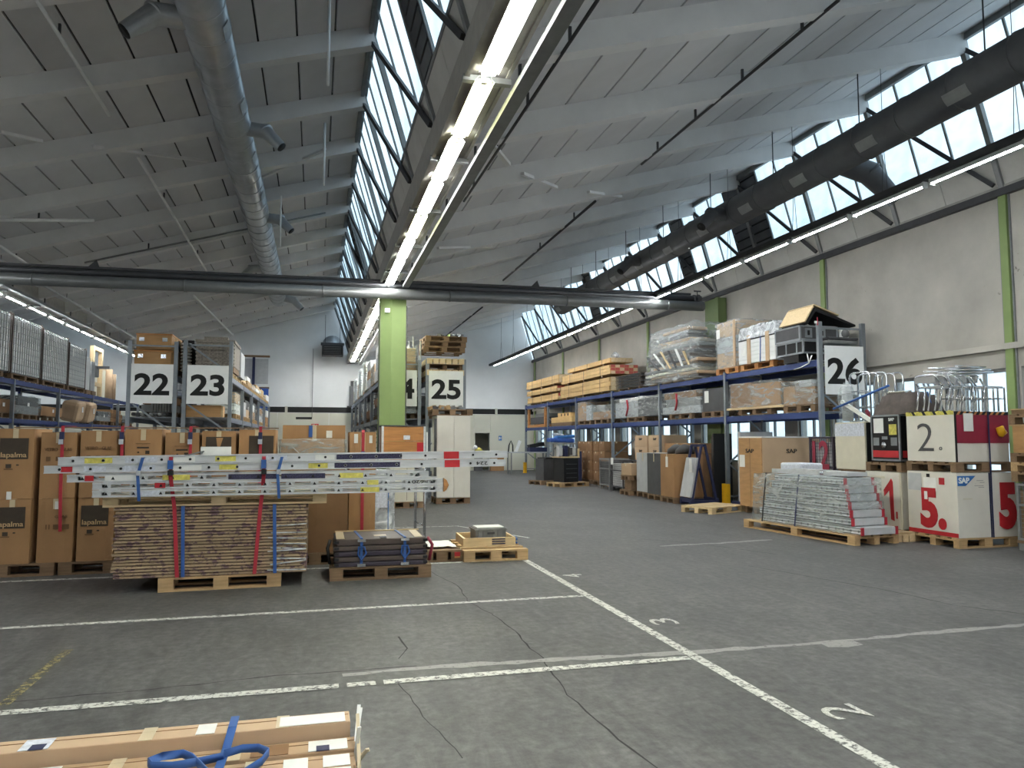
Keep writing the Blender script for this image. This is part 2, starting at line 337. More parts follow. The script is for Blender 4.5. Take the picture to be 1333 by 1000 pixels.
# painted lines and numbers
def paint(name, label, cat, pts, w, m='line_white', z=.004): return tag(floor_strip(name, m, pts, w, z), label, cat)
paint('floor_line', 'long white painted line running along the aisle on the floor', 'floor line', [(2.66, 2.2), (2.65, 9.42)], .085)
paint('floor_line', 'white painted bay line nearest the camera, behind the long cartons', 'floor line', [(-5.5, 4.97), (.17, 4.95)], .085, z=.0045)
paint('floor_line', 'short white painted dash in the nearest bay line', 'floor line', [(.22, 4.95), (.40, 4.95)], .08, z=.0045)
paint('floor_line', 'white painted bay line from the dash to the aisle line corner', 'floor line', [(.45, 4.95), (2.6, 4.94)], .085, z=.0045)
paint('floor_line', 'white painted bay line in front of the flattened carton stack', 'floor line', [(-5.5, 7.14), (2.6, 7.13)], .075, z=.0045)
paint('floor_line', 'white painted bay line under the row of tall cartons', 'floor line', [(-6, 9.42), (2.6, 9.45)], .075, z=.0045)
paint('floor_line', 'white painted line far back beside the wrapped silver box', 'floor line', [(1.0, 13.4), (2.5, 13.4), (3.3, 11.5)], .06, z=.0045)
paint('floor_line', 'faded yellow painted dash on the floor at far left', 'floor line', [(-1.74, 5.1), (-1.74, 6.3)], .07, 'line_yellow', .003)
for s, x, y, h, w in (('2', 2.94, 3.76, .25, .21), ('3', 2.9, 5.96, .23, .2), ('4', 2.88, 8.2, .22, .19)):
    o = letters(s, None, (x, y, .004), 'top', w, h, 'line_white', 0, 'floor_number', PI/2); o.scale.z = .2
    tag(o, 'white stencilled %s on the floor beside the aisle line' % {'2': 'figure two nearest the camera', '3': 'figure three in the middle', '4': 'figure four farthest back'}[s], 'number')
# ---- walls
def gable(y0, y1, holes=None):
    poly = [(XL, 0), (XR, 0), (XR, ZV)]
    for v, r in reversed(BAYS): poly += [(r, ZR), (v, ZV)] if v == XL else [(r, ZR), (v+.0, ZV), (v, ZV)]
    return poly
def gable_mesh(y0, y1, z0, extra=None):
    s = MB()
    for v, r in BAYS:
        nv = v+9.48
        s.prism([(v, z0), (nv, z0), (nv, ZV+.02), (r, ZR+.05), (v, ZV+.02)], 'y', y0, y1)
    return s
w = MB()
for v, r in BAYS: w.prism([(v, 3.02), (min(v+9.48, XR), 3.02), (min(v+9.48, XR), ZV+.02), (r, ZR+.05), (v, ZV+.02)], 'y', Y1, Y1+.2)
w.box(XL, 7.88, Y1, Y1+.2, 0, 3.02); w.box(8.64, XR, Y1, Y1+.2, 0, 3.02); w.box(7.88, 8.64, Y1, Y1+.2, 1.91, 3.02)
wf = w.build('wall_far', 'wall_white'); structure(wf, 'white far wall of the hall')
for x0, x1 in ((XL, -9.0), (-9.0, -6.6), (-6.6, -4.2), (-4.2, -1.8), (-1.8, .6), (.6, 3.0), (3.0, 5.4), (5.4, 7.84), (8.68, XR)):
    pspan('cladding_panel', 'wall_cream', x0+.01, x1-.01, Y1-.06, Y1-.001, 0, 2.86, wf)
pspan('cladding_panel', 'wall_cream', 7.84, 8.68, Y1-.06, Y1-.001, 1.95, 2.86, wf)
pspan('dark_band', 'black', XL, XR, Y1-.02, Y1-.001, 2.88, 3.15, wf)
for x in (-1.4, -6, 4.9, 9.0): pspan('band_post', 'wall_cream', x-.06, x+.06, Y1-.06, Y1-.02, 2.86, 3.17, wf)
pspan('vent_slot', 'black', -.95, -.2, Y1-.07, Y1-.062, 2.55, 2.66, wf)
d1 = room('door_1', 'open doorway in the far wall')
pspan('door_frame', 'wall_cream', 7.82, 7.88, Y1-.09, Y1+.2, 0, 1.95, d1); pspan('door_frame', 'wall_cream', 8.64, 8.70, Y1-.09, Y1+.2, 0, 1.95, d1); pspan('door_frame', 'wall_cream', 7.82, 8.70, Y1-.09, Y1+.2, 1.91, 1.97, d1)
pspan('passage_wall', 'wall_cream', 7.4, 9.2, 39.6, 39.7, 0, 2.4, d1); pspan('passage_wall', 'wall_cream', 7.35, 7.4, 37.7, 39.7, 0, 2.4, d1); pspan('passage_wall', 'wall_cream', 9.2, 9.25, 37.7, 39.7, 0, 2.4, d1)
pspan('passage_ceiling', 'wall_cream', 7.35, 9.25, 37.7, 39.7, 2.4, 2.45, d1); pspan('passage_floor', 'grey', 7.35, 9.25, 37.7, 39.7, -.1, 0, d1)
w = MB()
for v, r in BAYS: w.prism([(v, 0), (min(v+9.48, XR), 0), (min(v+9.48, XR), ZV+.02), (r, ZR+.05), (v, ZV+.02)], 'y', Y0-.2, Y0)
structure(w.build('wall_back', 'wall_white'), 'white wall behind the camera')
structure(MB().box(XL-.2, XL, Y0-.2, Y1+.2, 0, ZV+.1).build('wall_left', 'wall_white'), 'white wall of the next bay on the left')
# right wall with a band of windows between the posts
WZ0, WZ1 = .95, 2.74; wins = []
for j in range(-3, 7):
    b = 9.65+4.57*j
    for a, c in ((.10, 1.10), (1.61, 2.62), (3.12, 4.42)):
        if b+a > Y0+.2 and b+c < Y1-.2: wins.append((b+a, b+c))
wins.sort(); w = MB(); w.box(XR, XR+.25, Y0-.2, Y1+.2, 0, WZ0); w.box(XR, XR+.25, Y0-.2, Y1+.2, WZ1, ZV+.06); p = Y0-.2
for a, c in wins: w.box(XR, XR+.25, p, a, WZ0, WZ1); p = c
w.box(XR, XR+.25, p, Y1+.2, WZ0, WZ1); wr = w.build('wall_right', 'wall_plaster'); structure(wr, 'stained plaster side wall on the right')
pspan('ledge', 'wall_plaster', XR-.07, XR-.001, Y0, Y1, 3.04, 3.14, wr); pspan('wall_plate', 'steel_dark', XR-.1, XR-.001, Y0, Y1, 5.6, 5.72, wr)
for i, (a, c) in enumerate(wins):
    wd = room('window_%d' % (i+10), 'daylit window in the right wall')
    for n, y0, y1, z0, z1 in (('frame_head', a, c, WZ1-.06, WZ1), ('frame_sill', a, c, WZ0, WZ0+.06), ('frame_jamb', a, a+.05, WZ0+.06, WZ1-.06), ('frame_jamb', c-.05, c, WZ0+.06, WZ1-.06), ('mullion', (a+c)/2-.025, (a+c)/2+.025, WZ0+.06, WZ1-.06)):
        pspan(n, 'steel_frame', XR+.05, XR+.1, y0, y1, z0, z1, wd)
    for y0, y1 in ((a+.05, (a+c)/2-.025), ((a+c)/2+.025, c-.05)): pspan('pane', 'window_glass', XR+.07, XR+.08, y0, y1, WZ0+.06, WZ1-.06, wd)
n = 0
for j in range(-3, 7):
    y = 9.65+4.57*j
    if not Y0 < y < Y1: continue
    n += 1; t = room('trim_%d' % n, 'green steel wall post on the right wall')
    pspan('post', 'green', XR-.06, XR-.001, y-.07, y+.07, 0, 5.6, t)
    for s in (-1, 1): pspan('joint_strip', 'steel_frame', XR-.03, XR-.001, y+s*.095-.012, y+s*.095+.012, 0, 5.6, t)
# ---- shed roofs
slope = math.atan2(ZR-ZV, BAYS[1][1]-BAYS[1][0]); SL = math.hypot(ZR-ZV, BAYS[1][1]-BAYS[1][0])
NPAN = 15; PW = SL/NPAN; S = (math.cos(slope), math.sin(slope))
def on_roof(v, t, dz):     # point t metres up the slope, dz below the roof surface
    return (v+t*S[0]+dz*S[1], ZV+t*S[1]-dz*S[0])
beam_me = MB().prism([(-.13, 0), (.13, 0), (.10, -.30), (-.10, -.30)], 'x', 0, SL).mesh('roof_beam', 'roof_beam')
panel_me = MB().box(-PW/2+.016, PW/2-.016, -1.03, 1.03, -.03, .03).mesh('roof_panel', 'roof_panel')
edge_me = MB().box(-PW/2+.012, PW/2-.012, -.5, .5, -.03, .03).mesh('roof_panel', 'roof_panel')
for bi, (v, r) in enumerate(BAYS):
    ce = structure(thing_empty('ceiling'), ('shed roof slope over the next bay at far left', 'grey panelled shed roof slope over the left bay', 'grey panelled shed roof slope over the right bay')[bi])
    dk = MB().box(.02, SL+.1, Y0-.2, Y1+.2, .0, .12).build('roof_deck', 'roof_dark', ce); dk.location = (v, 0, ZV+.03); dk.rotation_euler = (0, -slope, 0)
    for y in FRAMES:
        o = link('roof_beam', beam_me, ce, (v, y, ZV-.03), (0, -slope, 0))
    for k in range(len(FRAMES)-1):
        ym = (FRAMES[k]+FRAMES[k+1])/2
        if bi == 0 and ym < 14: continue
        if ym < 1: continue
        for i in range(NPAN):
            x, z = on_roof(v, (i+.5)*PW, .0); link('roof_panel', panel_me, ce, (x, ym, z), (0, -slope, 0))
    rest = MB()
    for k in range(len(FRAMES)-1):
        ym = (FRAMES[k]+FRAMES[k+1])/2
        if not ((bi == 0 and ym < 14) or ym < 1): continue
        for i in range(NPAN):
            x, z = on_roof(v, (i+.5)*PW, .0); rest.obox((x, ym, z), (PW-.032, 2.06, .06), (0, -slope, 0))
    o = rest.build('roof_panels', 'roof_panel', ce); o['kind'] = 'stuff'
    # fascia along the ridge
    pspan('ridge_fascia', 'steel_frame', r-.04, r+.02, Y0, Y1, ZR-.16, ZR+.12, ce)
# ---- sloping roof glazing
TG = .776
for bi, (v, r) in enumerate(BAYS):
    nv = v+9.48; top = Vector((r+.02, 0, ZR-.02)); bot = Vector((nv, 0, ZV+.02)); mid = top.lerp(bot, TG)
    ang = math.atan2(top.z-bot.z, bot.x-top.x); Ls = (bot-top).length
    wd = room('window_%d' % (bi+1), ('roof glazing over the next bay', 'slanted roof glazing beside the middle lamp row', 'slanted roof glazing above the right wall')[bi])
    def gl(name, m, y0, y1, t0, t1, th, off, parent=wd):
        c = top.lerp(bot, (t0+t1)/2); nrm = Vector((-math.sin(ang), 0, -math.cos(ang)))
        return pbox(name, m, (Ls*(t1-t0), y1-y0, th), (c.x+nrm.x*off, (y0+y1)/2, c.z+nrm.z*off), parent, (0, ang, 0))
    for k in range(len(FRAMES)):
        y = FRAMES[k]; gl('glazing_post', 'steel_frame', y-.045, y+.045, 0, 1, .08, .02)
        if k == len(FRAMES)-1: continue
        y2 = FRAMES[k+1]; wpan = (y2-y)/3
        for i in range(3):
            a, b = y+i*wpan, y+(i+1)*wpan
            dark = (bi == 1 and ((k == 5 and i == 2) or (k == 11 and i == 1))) or (bi == 2 and ((k == 8 and i == 2) or (k == 9 and i == 0) or (k == 10 and i == 1) or (k == 13 and i == 2)))
            if dark:
                gl('louvre_back', 'black', a+.02, b-.02, 0, TG, .02, -.02)
                for q in range(9): gl('louvre_slat', 'duct_dark', a+.03, b-.03, TG*q/9, TG*(q+.8)/9, .03, .02)
            else: gl('pane', 'roof_glass', a+.02, b-.02, .03, TG-.01, .012, 0)
            if i: gl('glazing_bar', 'steel_frame', a-.018, a+.018, .0, TG, .03, .005)
        for q in range(2): gl('apron_panel', 'apron', (y, (y+y2)/2)[q]+.006, ((y+y2)/2, y2)[q]-.006, TG+.01, 1.0, .05, -.01)
        # diagonal brace from the ridge to the foot of the next frame
        pb = MB().bar((r+.0, y2, ZR-.22), (nv-.1, y+.1, ZV+.08), .055, .07).build('brace', 'steel_dark', wd)
    gl('head_rail', 'steel_frame', Y0, Y1, .0, .035, .09, .0); gl('sill_rail', 'steel_frame', Y0, Y1, TG-.01, TG+.01, .05, .005)
    structure(MB().box(nv-.05, nv+.02, Y0-.2, Y1+.2, ZV-.06, ZV+.06).build('trim_%d' % (30+bi), 'gutter'), 'valley edge beam under the glazing')
# gutter boxes over the valleys
for i, v in enumerate((-7.96, 1.52)):
    g = room('trim_%d' % (40+i), 'grey gutter box along the roof valley'); g.location = (v, 0, 0)
    pspan('gutter_soffit', 'gutter', -.07, .36, Y0, Y1, 5.36, 5.42, g); pspan('gutter_side', 'gutter', -.10, -.05, Y0, Y1, 5.30, 5.72, g); pspan('gutter_side', 'gutter', .34, .38, Y0, Y1, 5.34, 5.92, g)
    for y in FRAMES: pspan('gutter_bracket', 'steel_frame', -.12, .40, y-.04, y+.04, 5.27, 5.33, g)
# ================================================================ columns, lamps, ducts and pipes
c = thing('green_column', 'green painted column in the middle of the hall under the lamp row', 'column', (1.76, 18.25, 0))
MB().prism([(-.31, -.18), (-.04, -.27), (.31, -.25), (.31, .25), (-.31, .25)], 'z', 0, 5.3).build('shaft', 'green', c)
pspan('edge_angle', 'steel_dark', -.325, -.305, -.2, -.16, 0, 4.8, c); pspan('edge_angle', 'steel_dark', .305, .33, -.27, -.22, 0, 4.8, c); pspan('head_plate', 'green_dark', -.36, .36, -.3, .3, 5.2, 5.3, c)
pspan('junction_box', 'lamp_white', -.21, -.09, -.32, -.24, 4.62, 4.72, c)
c = thing('green_column', 'dark green column against the right wall with pipes on it', 'column', (10.85, 18.68, 0))
pspan('shaft', 'green_dark', -.13, .13, -.36, .36, 0, 5.5, c)
for x in (-.06, .06): MB().tube([(x, -.42, .3), (x, -.42, 4.6), (x-.15, -.42, 4.75)], .04, 8).build('riser_pipe', 'green', c, True)
def lamp(label, x, y, z, L, tubes, wide, group, m='tube_light', hang=None):
    t = thing('strip_light', label, 'lamp', (x, y, z), 0, group)
    MB().prism([(-wide/2, 0), (-wide*.28, .06), (wide*.28, .06), (wide/2, 0), (wide/2-.008, -.004), (wide*.25, .05), (-wide*.25, .05), (-wide/2+.008, -.004)], 'y', -L/2, L/2).build('reflector', 'lamp_white', t)
    pspan('end_cap', 'lamp_white', -.04, .04, -L/2-.03, -L/2, -.03, .06, t); pspan('end_cap', 'lamp_white', -.04, .04, L/2, L/2+.03, -.03, .06, t)
    for k in range(tubes):
        xx = (k-(tubes-1)/2)*.11; MB().tube([(xx, -L/2, 0), (xx, L/2, 0)], .02, 8).build('fluorescent_tube', m, t, True)
    if hang: MB().tube([(0, 0, .06), (0, 0, hang)], .006, 5).build('hanger', 'steel_dark', t)
    return t
ORD = ['first', 'second', 'third', 'fourth', 'fifth', 'sixth', 'seventh', 'eighth', 'ninth', 'tenth', 'eleventh', 'twelfth', 'thirteenth', 'fourteenth', 'fifteenth', 'sixteenth', 'seventeenth', 'eighteenth', 'nineteenth', 'twentieth', 'twenty-first', 'twenty-second', 'twenty-third', 'twenty-fourth', 'twenty-fifth', 'twenty-sixth']
for k in range(25): lamp('%s twin tube fluorescent light from the back wall under the middle gutter' % ORD[k], 1.63, 4.83+1.6*(k-5), 5.27, 1.42, 2, .22, 'fluorescent lights under the middle gutter', 'tube_yellow' if k in (5, 7, 10, 14) else 'tube_light', hang=.1)  # row continues unseen behind the camera, there to light the near floor
for k in range(25): lamp('%s single tube fluorescent light from the back wall on the right rail' % ORD[k], 8.6, 7.95+1.62*(k-7), 5.28, 1.46, 1, .07, 'fluorescent lights on the right rail', 'tube_cool')  # also carried on out of view behind the camera, to brighten the floor
for k in range(25): lamp('%s fluorescent light from the back wall above the left racks' % ORD[k], -7.80, -3.3+1.6*k, 5.25, 1.3, 1, .08, 'fluorescent lights above the left racks', 'tube_cool', hang=.1)  # extra lamps added in the gaps and behind the camera to brighten walls
for k in range(14): lamp('%s added unseen light in the next bay beyond the left rack' % ORD[k], -12.7, 14.5+1.6*k, 5.2, 1.3, 1, .08, 'added unseen lights in the next bay', 'tube_cool', hang=1.2)  # row added out of view to brighten the far wall on the left
def rail(label, x, z, w, h, y0, y1, m):
    t = thing('lamp_rail', label, 'rail', (x, y0, z)); MB().prism([(-w/2, 0), (w/2, 0), (w/2, h), (w/2-.01, h), (w/2-.01, .01), (-w/2+.01, .01), (-w/2+.01, h), (-w/2, h)], 'y', 0, y1-y0).build('channel', m, t)
    return t
t = rail('dark suspended rail carrying the right lamp row', 8.6, 5.35, .13, .10, -4.5, 37.2, 'steel_dark')
for k in range(18):
    y = .1+2.29*k+.27
    for s in (-1, 1): MB().tube([(0, y, .95), (s*.05, y, .1)], .006, 4).build('hanger', 'steel_dark', t)
    MB().tube([(0, y, .95), (0, y, ZV+(8.6-1.52)*math.tan(slope)-5.35-.05)], .006, 4).build('hanger', 'steel_dark', t)
t = rail('grey cable tray along the right side of the middle lamp row', 2.02, 5.20, .15, .07, 1.0, 37.0, 'steel_frame')
pspan('cable', 'black', -.03, .01, 0, 36, .012, .04, t)
for y in FRAMES[4:]: pspan('tray_bracket', 'steel_dark', -.015, .015, y-1.0-.02, y-1.0+.02, .07, .55, t)
t = rail('grey cable tray beside the lamp row above the left racks', -7.45, 5.30, .12, .07, 8.0, 37.0, 'pipe_grey'); pspan('cable', 'black', -.04, .01, 0, 29, .012, .04, t)
for y in FRAMES[8:]: pspan('tray_bracket', 'steel_dark', -.015, .015, y-8.02, y-7.98, .07, .5, t)
t = thing('heating_pipe', 'thin white pipe running along the roof above the left racks', 'pipe', (-6.9, 8, 5.55)); MB().tube([(0, 0, 0), (0, 29, 0)], .035, 8).build('tube', 'grey_light', t, True)
for y in FRAMES[8:]: MB().tube([(0, y-8, 0), (0, y-8, .4)], .008, 4).build('hanger', 'steel_dark', t)
# ducts
def duct(label, x, z, r, y0, y1, m, ring, outlets, patches, hang, patch_m):
    t = thing('ventilation_duct', label, 'duct', (x, y0, z))
    n = int((y1-y0)/.5); pts = []; rr = []
    MB().tube([(0, 0, 0), (0, y1-y0, 0)], r, 20).build('duct_tube', m, t, True)
    for k in range(int((y1-y0)/ring)): MB().tube([(0, k*ring+.2-.012, 0), (0, k*ring+.2+.012, 0)], r+.012, 20).build('seam_ring', m, t, True)
    for y, sx, dz, dy, k in outlets:
        y -= y0; p0 = Vector((sx*r*.5, y, -.05)); p1 = Vector((sx*(r+.22*k), y-.1*dy, -.10+dz)); p2 = Vector((sx*(r+.46*k), y-.3*dy, -.34*k+dz))
        o = MB().tube([p0, p1, p2], [.11*k, .115*k, .08*k], 14, caps=False).build('outlet_nozzle', m, t, True)
        MB().tube([p2-(p2-p1)*.02, p2-(p2-p1)*.01], [.075*k, .075*k], 14).build('nozzle_mouth', 'black', o, True)
        dd = (p2-p1).normalized(); MB().tube([p1-dd*.03, p1+dd*.01], [.125*k, .125*k], 14).build('nozzle_collar', m, o, True)
    for k in range(patches):
        y = .3+k*(y1-y0)/patches; a = PI*1.12 if k % 2 else PI*1.78; s = MB(); N = 4
        for i in range(N):
            a0 = a+.55*i/N; a1 = a+.55*(i+1)/N; R = r+.014
            s.quad((math.cos(a0)*R, y, math.sin(a0)*R), (math.cos(a1)*R, y, math.sin(a1)*R), (math.cos(a1)*R, y+.38, math.sin(a1)*R), (math.cos(a0)*R, y+.38, math.sin(a0)*R))
        s.build('foil_patch', patch_m, t)
    for y in FRAMES:
        if y0 < y < y1: MB().tube([(0, y-y0, r), (0, y-y0, hang)], .01, 5).build('hanger', 'steel_dark', t)
    return t
duct('large galvanised round duct hanging under the left roof slope', -1.5, 7.03, .30, 5.0, 30.0, 'galv_duct', .62, [(10.0, -1, .02, .6, 1.3), (13.4, 1, .0, .5, 1.15), (18.8, 1, 0, .5, 1.15), (24.5, -1, 0, .4, 1.2), (29.4, 1, -.05, .4, 1.3)], 22, .42, 'duct_patch')
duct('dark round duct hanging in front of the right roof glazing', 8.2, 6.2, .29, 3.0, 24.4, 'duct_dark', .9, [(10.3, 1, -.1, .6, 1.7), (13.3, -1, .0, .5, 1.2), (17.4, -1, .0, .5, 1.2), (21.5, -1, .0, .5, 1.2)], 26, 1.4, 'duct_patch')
# pipes across the hall
YP = 17.78
def zp(x, z): return z+.0095*(x+6.6)
t = thing('service_pipe', 'thick grey pipe crossing the hall in front of the green column', 'pipe', (0, YP, 0)); MB().tube([(-17, 0, zp(-17, 4.96)), (9.95, 0, zp(9.95, 4.96))], .13, 16).build('tube', 'pipe_grey', t, True)
for x in (-12, -8.9, -5.9, -2.9, .1, 3.1, 6.1, 8.9): MB().tube([(x-.02, 0, zp(x, 4.96)), (x+.02, 0, zp(x, 4.96))], .14, 16).build('pipe_joint', 'pipe_grey', t, True)
t = thing('service_pipe', 'thinner dark pipe lying above the thick pipe crossing the hall', 'pipe', (0, YP+.02, 0)); MB().tube([(-17, 0, zp(-17, 5.17)), (9.9, 0, zp(9.9, 5.17))], .075, 12).build('tube', 'pipe_dark', t, True)
for x, q in ((9.7, .10), (9.82, .11), (1.6, .09)): MB().tube([(x-.025, 0, zp(x, 5.17)), (x+.025, 0, zp(x, 5.17))], q, 12).build('flange', 'steel_dark', t, True)
MB().tube([(9.75, -.1, zp(9.75, 5.17)), (9.75, -.1, 5.5)], .015, 6).tube([(9.65, -.1, 5.5), (9.85, -.1, 5.5)], .02, 6).build('valve_handle', 'steel_dark', t, True)
t = thing('cable_channel', 'slim dark cable channel on top of the pipes crossing the hall', 'channel', (0, YP+.05, 0)); MB().bar((-17, 0, zp(-17, 5.275)), (9.6, 0, zp(9.6, 5.275)), .12, .05).build('channel', 'steel_dark', t)
for x in (-4.75, 5.3): MB().prism([(x-.12, zp(x, 5.3)), (x+.1, zp(x, 5.3)), (x+.04, zp(x, 5.46))], 'y', -.02, .02).build('gusset', 'steel_dark', t)
# thin conduits and tie rods hanging below the roof panels
def rod(label, pts, r, m, clips=0):
    t = thing('conduit', label, 'conduit', pts[0]); P = [Vector(p)-Vector(pts[0]) for p in pts]; MB().tube(P, r, 6).build('tube', m, t, True)
    for k in range(clips):
        q = P[0].lerp(P[-1], (k+.5)/clips); MB().bar(q, q+Vector((0, 0, .16)), .03).build('clip', 'steel_dark', t)
    return t
def zr(bi, x, d=.34): return ZV+(x-BAYS[bi][0])*math.tan(slope)-d
def under(bi, px, py, d=.34):      # point where the line of sight meets the plane just below a roof slope
    d3 = fwd+rgt*(px-CX)/F_PX-upv*(py-CY)/F_PX; k = math.tan(slope)
    t = (zr(bi, 0, d)-EYE)/(d3.z-k*d3.x); return (d3.x*t, d3.y*t, EYE+d3.z*t)
for lab, bi, a, b, r, m, n in (
    ('dark conduit under the right roof slope nearest the ridge', 2, (1092, 0), (835, 214), .022, 'steel_dark', 4), ('dark conduit under the right roof beside the middle lamps', 2, (778, 0), (604, 262), .022, 'steel_dark', 4),
    ('dark conduit under the right roof far above the thick pipe', 2, (775, 262), (655, 365), .03, 'steel_dark', 3), ('dark conduit far back under the right roof above the sign boards', 2, (628, 400), (575, 442), .03, 'steel_dark', 2),
    ('pale rod under the left roof in the upper left corner', 1, (48, 0), (142, 150), .03, 'white', 2), ('pale rod under the left roof beside the galvanised duct', 1, (180, 205), (272, 358), .032, 'white', 2),
    ('pale horizontal tie under the left roof at the left edge', 1, (-30, 286), (122, 287), .04, 'white', 1), ('pale thin rod above the thick pipe at far left', 1, (0, 320), (40, 347), .03, 'white', 1),
    ('long dark tie crossing under the left roof behind the duct', 1, (110, 342), (424, 277), .025, 'steel_frame', 2), ('pale rod under the left roof behind the wooden crates', 1, (252, 385), (312, 445), .04, 'white', 1)):
    rod(lab, [under(bi, *a), under(bi, *b)], r, m, n)
for lab, bi, (x, y) in (('thin vertical rod under the left roof near the upper glazing', 1, (429, 0)), ('thin vertical rod under the left roof beside the far duct', 1, (423, 160)), ('thin vertical rod under the left roof right of the duct nozzle', 1, (366, 255))):
    p = under(bi, x, y); rod(lab, [p, (p[0], p[1], p[2]-1.25)], .02, 'white', 0)
# short pale slanting braces between roof beams
for i, (bi, a, b, where) in enumerate(((1, (120, 191), (270, 210), 'left roof before the duct'), (1, (340, 232), (424, 194), 'left roof right of the duct'), (1, (0, 172), (54, 184), 'left roof at the left edge'), (2, (638, 185), (662, 214), 'right roof near the cable tray'), (2, (680, 226), (724, 244), 'right roof above the cable tray'), (2, (766, 250), (808, 256), 'right roof middle'), (2, (570, 323), (640, 321), 'right roof above the thick pipe'))):
    t = thing('roof_brace', 'short pale steel brace under the %s' % where, 'brace', under(bi, *a, .3)); o = Vector(under(bi, *a, .3)); MB().bar((0, 0, 0), Vector(under(bi, *b, .3))-o, .07, .05).build('bar', 'roof_beam', t)
# heater on the far wall
t = thing('fan_heater', 'dark fan heater with round duct on the far wall', 'heater', (.75, 36.9, 5.6))
MB().box(-.55, .45, -.35, .3, 0, .55).build('housing', 'grey_dark', t); pspan('grille', 'black', -.48, .38, -.38, -.35, .08, .47, t)
for k in range(5): pspan('louvre', 'grey', -.46, .36, -.41, -.375, .1+k*.075, .12+k*.075, t)
MB().tube([(-.05, .3, .55), (-.05, .58, .55)], .5, 20).build('round_duct', 'galv_duct', t, True); pspan('canopy', 'grey_dark', -.6, .5, -.3, .3, .55, .62, t)
for x in (-.4, .3): MB().tube([(x, 0, .6), (x, 0, 2.0)], .012, 5).build('hanger', 'steel_dark', t)
MB().tube([(-.95, .5, -3.0), (-.95, .5, .4)], .012, 5).build('pull_cord', 'steel_dark', t)
# signs on the far wall
for lab, m, x, z, w, h in (('red and white safety sign on the far wall', 'red', -.05, 2.25, .34, .17), ('small dark notice below the red sign on the far wall', 'grey_dark', -.05, 2.03, .26, .14), ('blue and white notice beside the far doorway', 'label_blue', 9.2, 1.65, .16, .24)):
    t = thing('wall_sign', lab, 'sign', (x, Y1-.06, z)); pbox('board', m, (w, .02, h), (0, -.012, 0), t); pbox('pictogram', 'white', (w*.35, .004, h*.55), (-w*.2, -.025, 0), t); pbox('pictogram', 'white', (w*.2, .004, h*.4), (w*.22, -.025, 0), t)
# ================================================================ racks and sign boards
def rack(label, x0, x1, ys, levels, beam_m, post_m, h, h_front=None, face=-1):
    t = thing('pallet_rack', label, 'rack', (x0, ys[0], 0)); W = x1-x0
    for i, y in enumerate(ys):
        hh = h_front if (i == 0 and h_front) else h
        for x in (.045, W-.045):
            u = pbox('upright', post_m, (.09, .075, hh), (x, y-ys[0], hh/2), t)
            pbox('base_plate', post_m, (.15, .13, .012), (0, 0, -hh/2+.006), u)
        z = .25; k = 0
        while z+.75 < hh:
            a, b = ((.09, W-.09) if k % 2 else (W-.09, .09)); MB().bar((a, y-ys[0], z), (b, y-ys[0], z+.72), .03, .04).build('brace', post_m, t); z += .75; k += 1
        for z in (.2, hh-.12): pbox('cross_tie', post_m, (W-.18, .03, .04), (W/2, y-ys[0], z), t)
        if i == len(ys)-1: continue
        L = ys[i+1]-y-.075
        for z in levels:
            for x in (W-.045, .045): bmo = pbox('beam', beam_m, (.05, L, .12), (x, y-ys[0]+.0375+L/2, z), t)
            s = MB(); n = 8
            for k in range(n):
                yy = y-ys[0]+(k+.5)*(L/n); s.box(.015, W-.015, yy-.03, yy+.03, z+.06, z+.075)
            s.build('support_bars', 'galv', t)
            for yy in (-L/2+.02, L/2-.02): pbox('beam_hook', beam_m, (.06, .04, .2), (0, yy, -.01), bmo)
    return t
LV = (2.05, 3.08); TOPZ = 3.08+.075; MIDZ = 2.05+.075
rack('blue beamed pallet rack along the right wall behind sign twenty-six', 9.6, 10.7, [12.67, 16.2, 19.8, 23.4, 27.0, 30.6, 34.1], LV, 'rack_blue', 'rack_grey', 3.2, 3.9)
rack('blue beamed pallet rack at far left carrying the tall grey mesh boxes', -8.85, -7.7, [18.7, 22.3, 25.9, 29.5, 33.1, 36.6], LV, 'rack_blue', 'rack_grey', 3.15)
rack('grey pallet rack behind sign twenty-two', -4.5, -3.36, [20, 23.2, 26.4, 29.6, 32.8, 36.0], LV, 'rack_beam_grey', 'rack_grey', 3.1, 4.0)
rack('grey pallet rack behind sign twenty-three', -3.24, -2.07, [20, 23.2, 26.4, 29.6, 32.8, 36.0], LV, 'rack_beam_grey', 'rack_grey', 3.1, 4.05)
rack('grey pallet rack behind the green column and sign twenty-four', 1.6, 2.72, [20, 23.2, 26.4, 29.6, 32.8, 36.2], LV, 'rack_beam_grey', 'rack_grey', 3.1, 3.7)
rack('grey pallet rack behind sign twenty-five', 2.84, 3.94, [20, 23.2, 26.4, 29.6, 32.8, 36.2], LV, 'rack_beam_grey', 'rack_grey', 3.1, 3.75)
for s, x0, x1, y in (('22', -4.40, -3.45, 19.94), ('23', -3.13, -2.16, 19.94), ('24', 1.66, 2.6, 19.94), ('25', 2.92, 3.86, 19.94), ('26', 9.7, 10.6, 12.60)):
    t = thing('sign_board', 'white sign board with the black number %s on the rack end' % {'22': 'twenty-two', '23': 'twenty-three', '24': 'twenty-four', '25': 'twenty-five', '26': 'twenty-six'}[s], 'sign', ((x0+x1)/2, y, 2.45))
    pbox('board', 'white', (x1-x0, .02, .97), (0, 0, .485), t); letters(s, t, (0, -.013, .47), 'front', .80, .54, 'digit_black', .03, 'number')
    pbox('mount', 'galv', (x1-x0, .03, .03), (0, .022, .9), t); pbox('mount', 'galv', (x1-x0, .03, .03), (0, .022, .06), t)
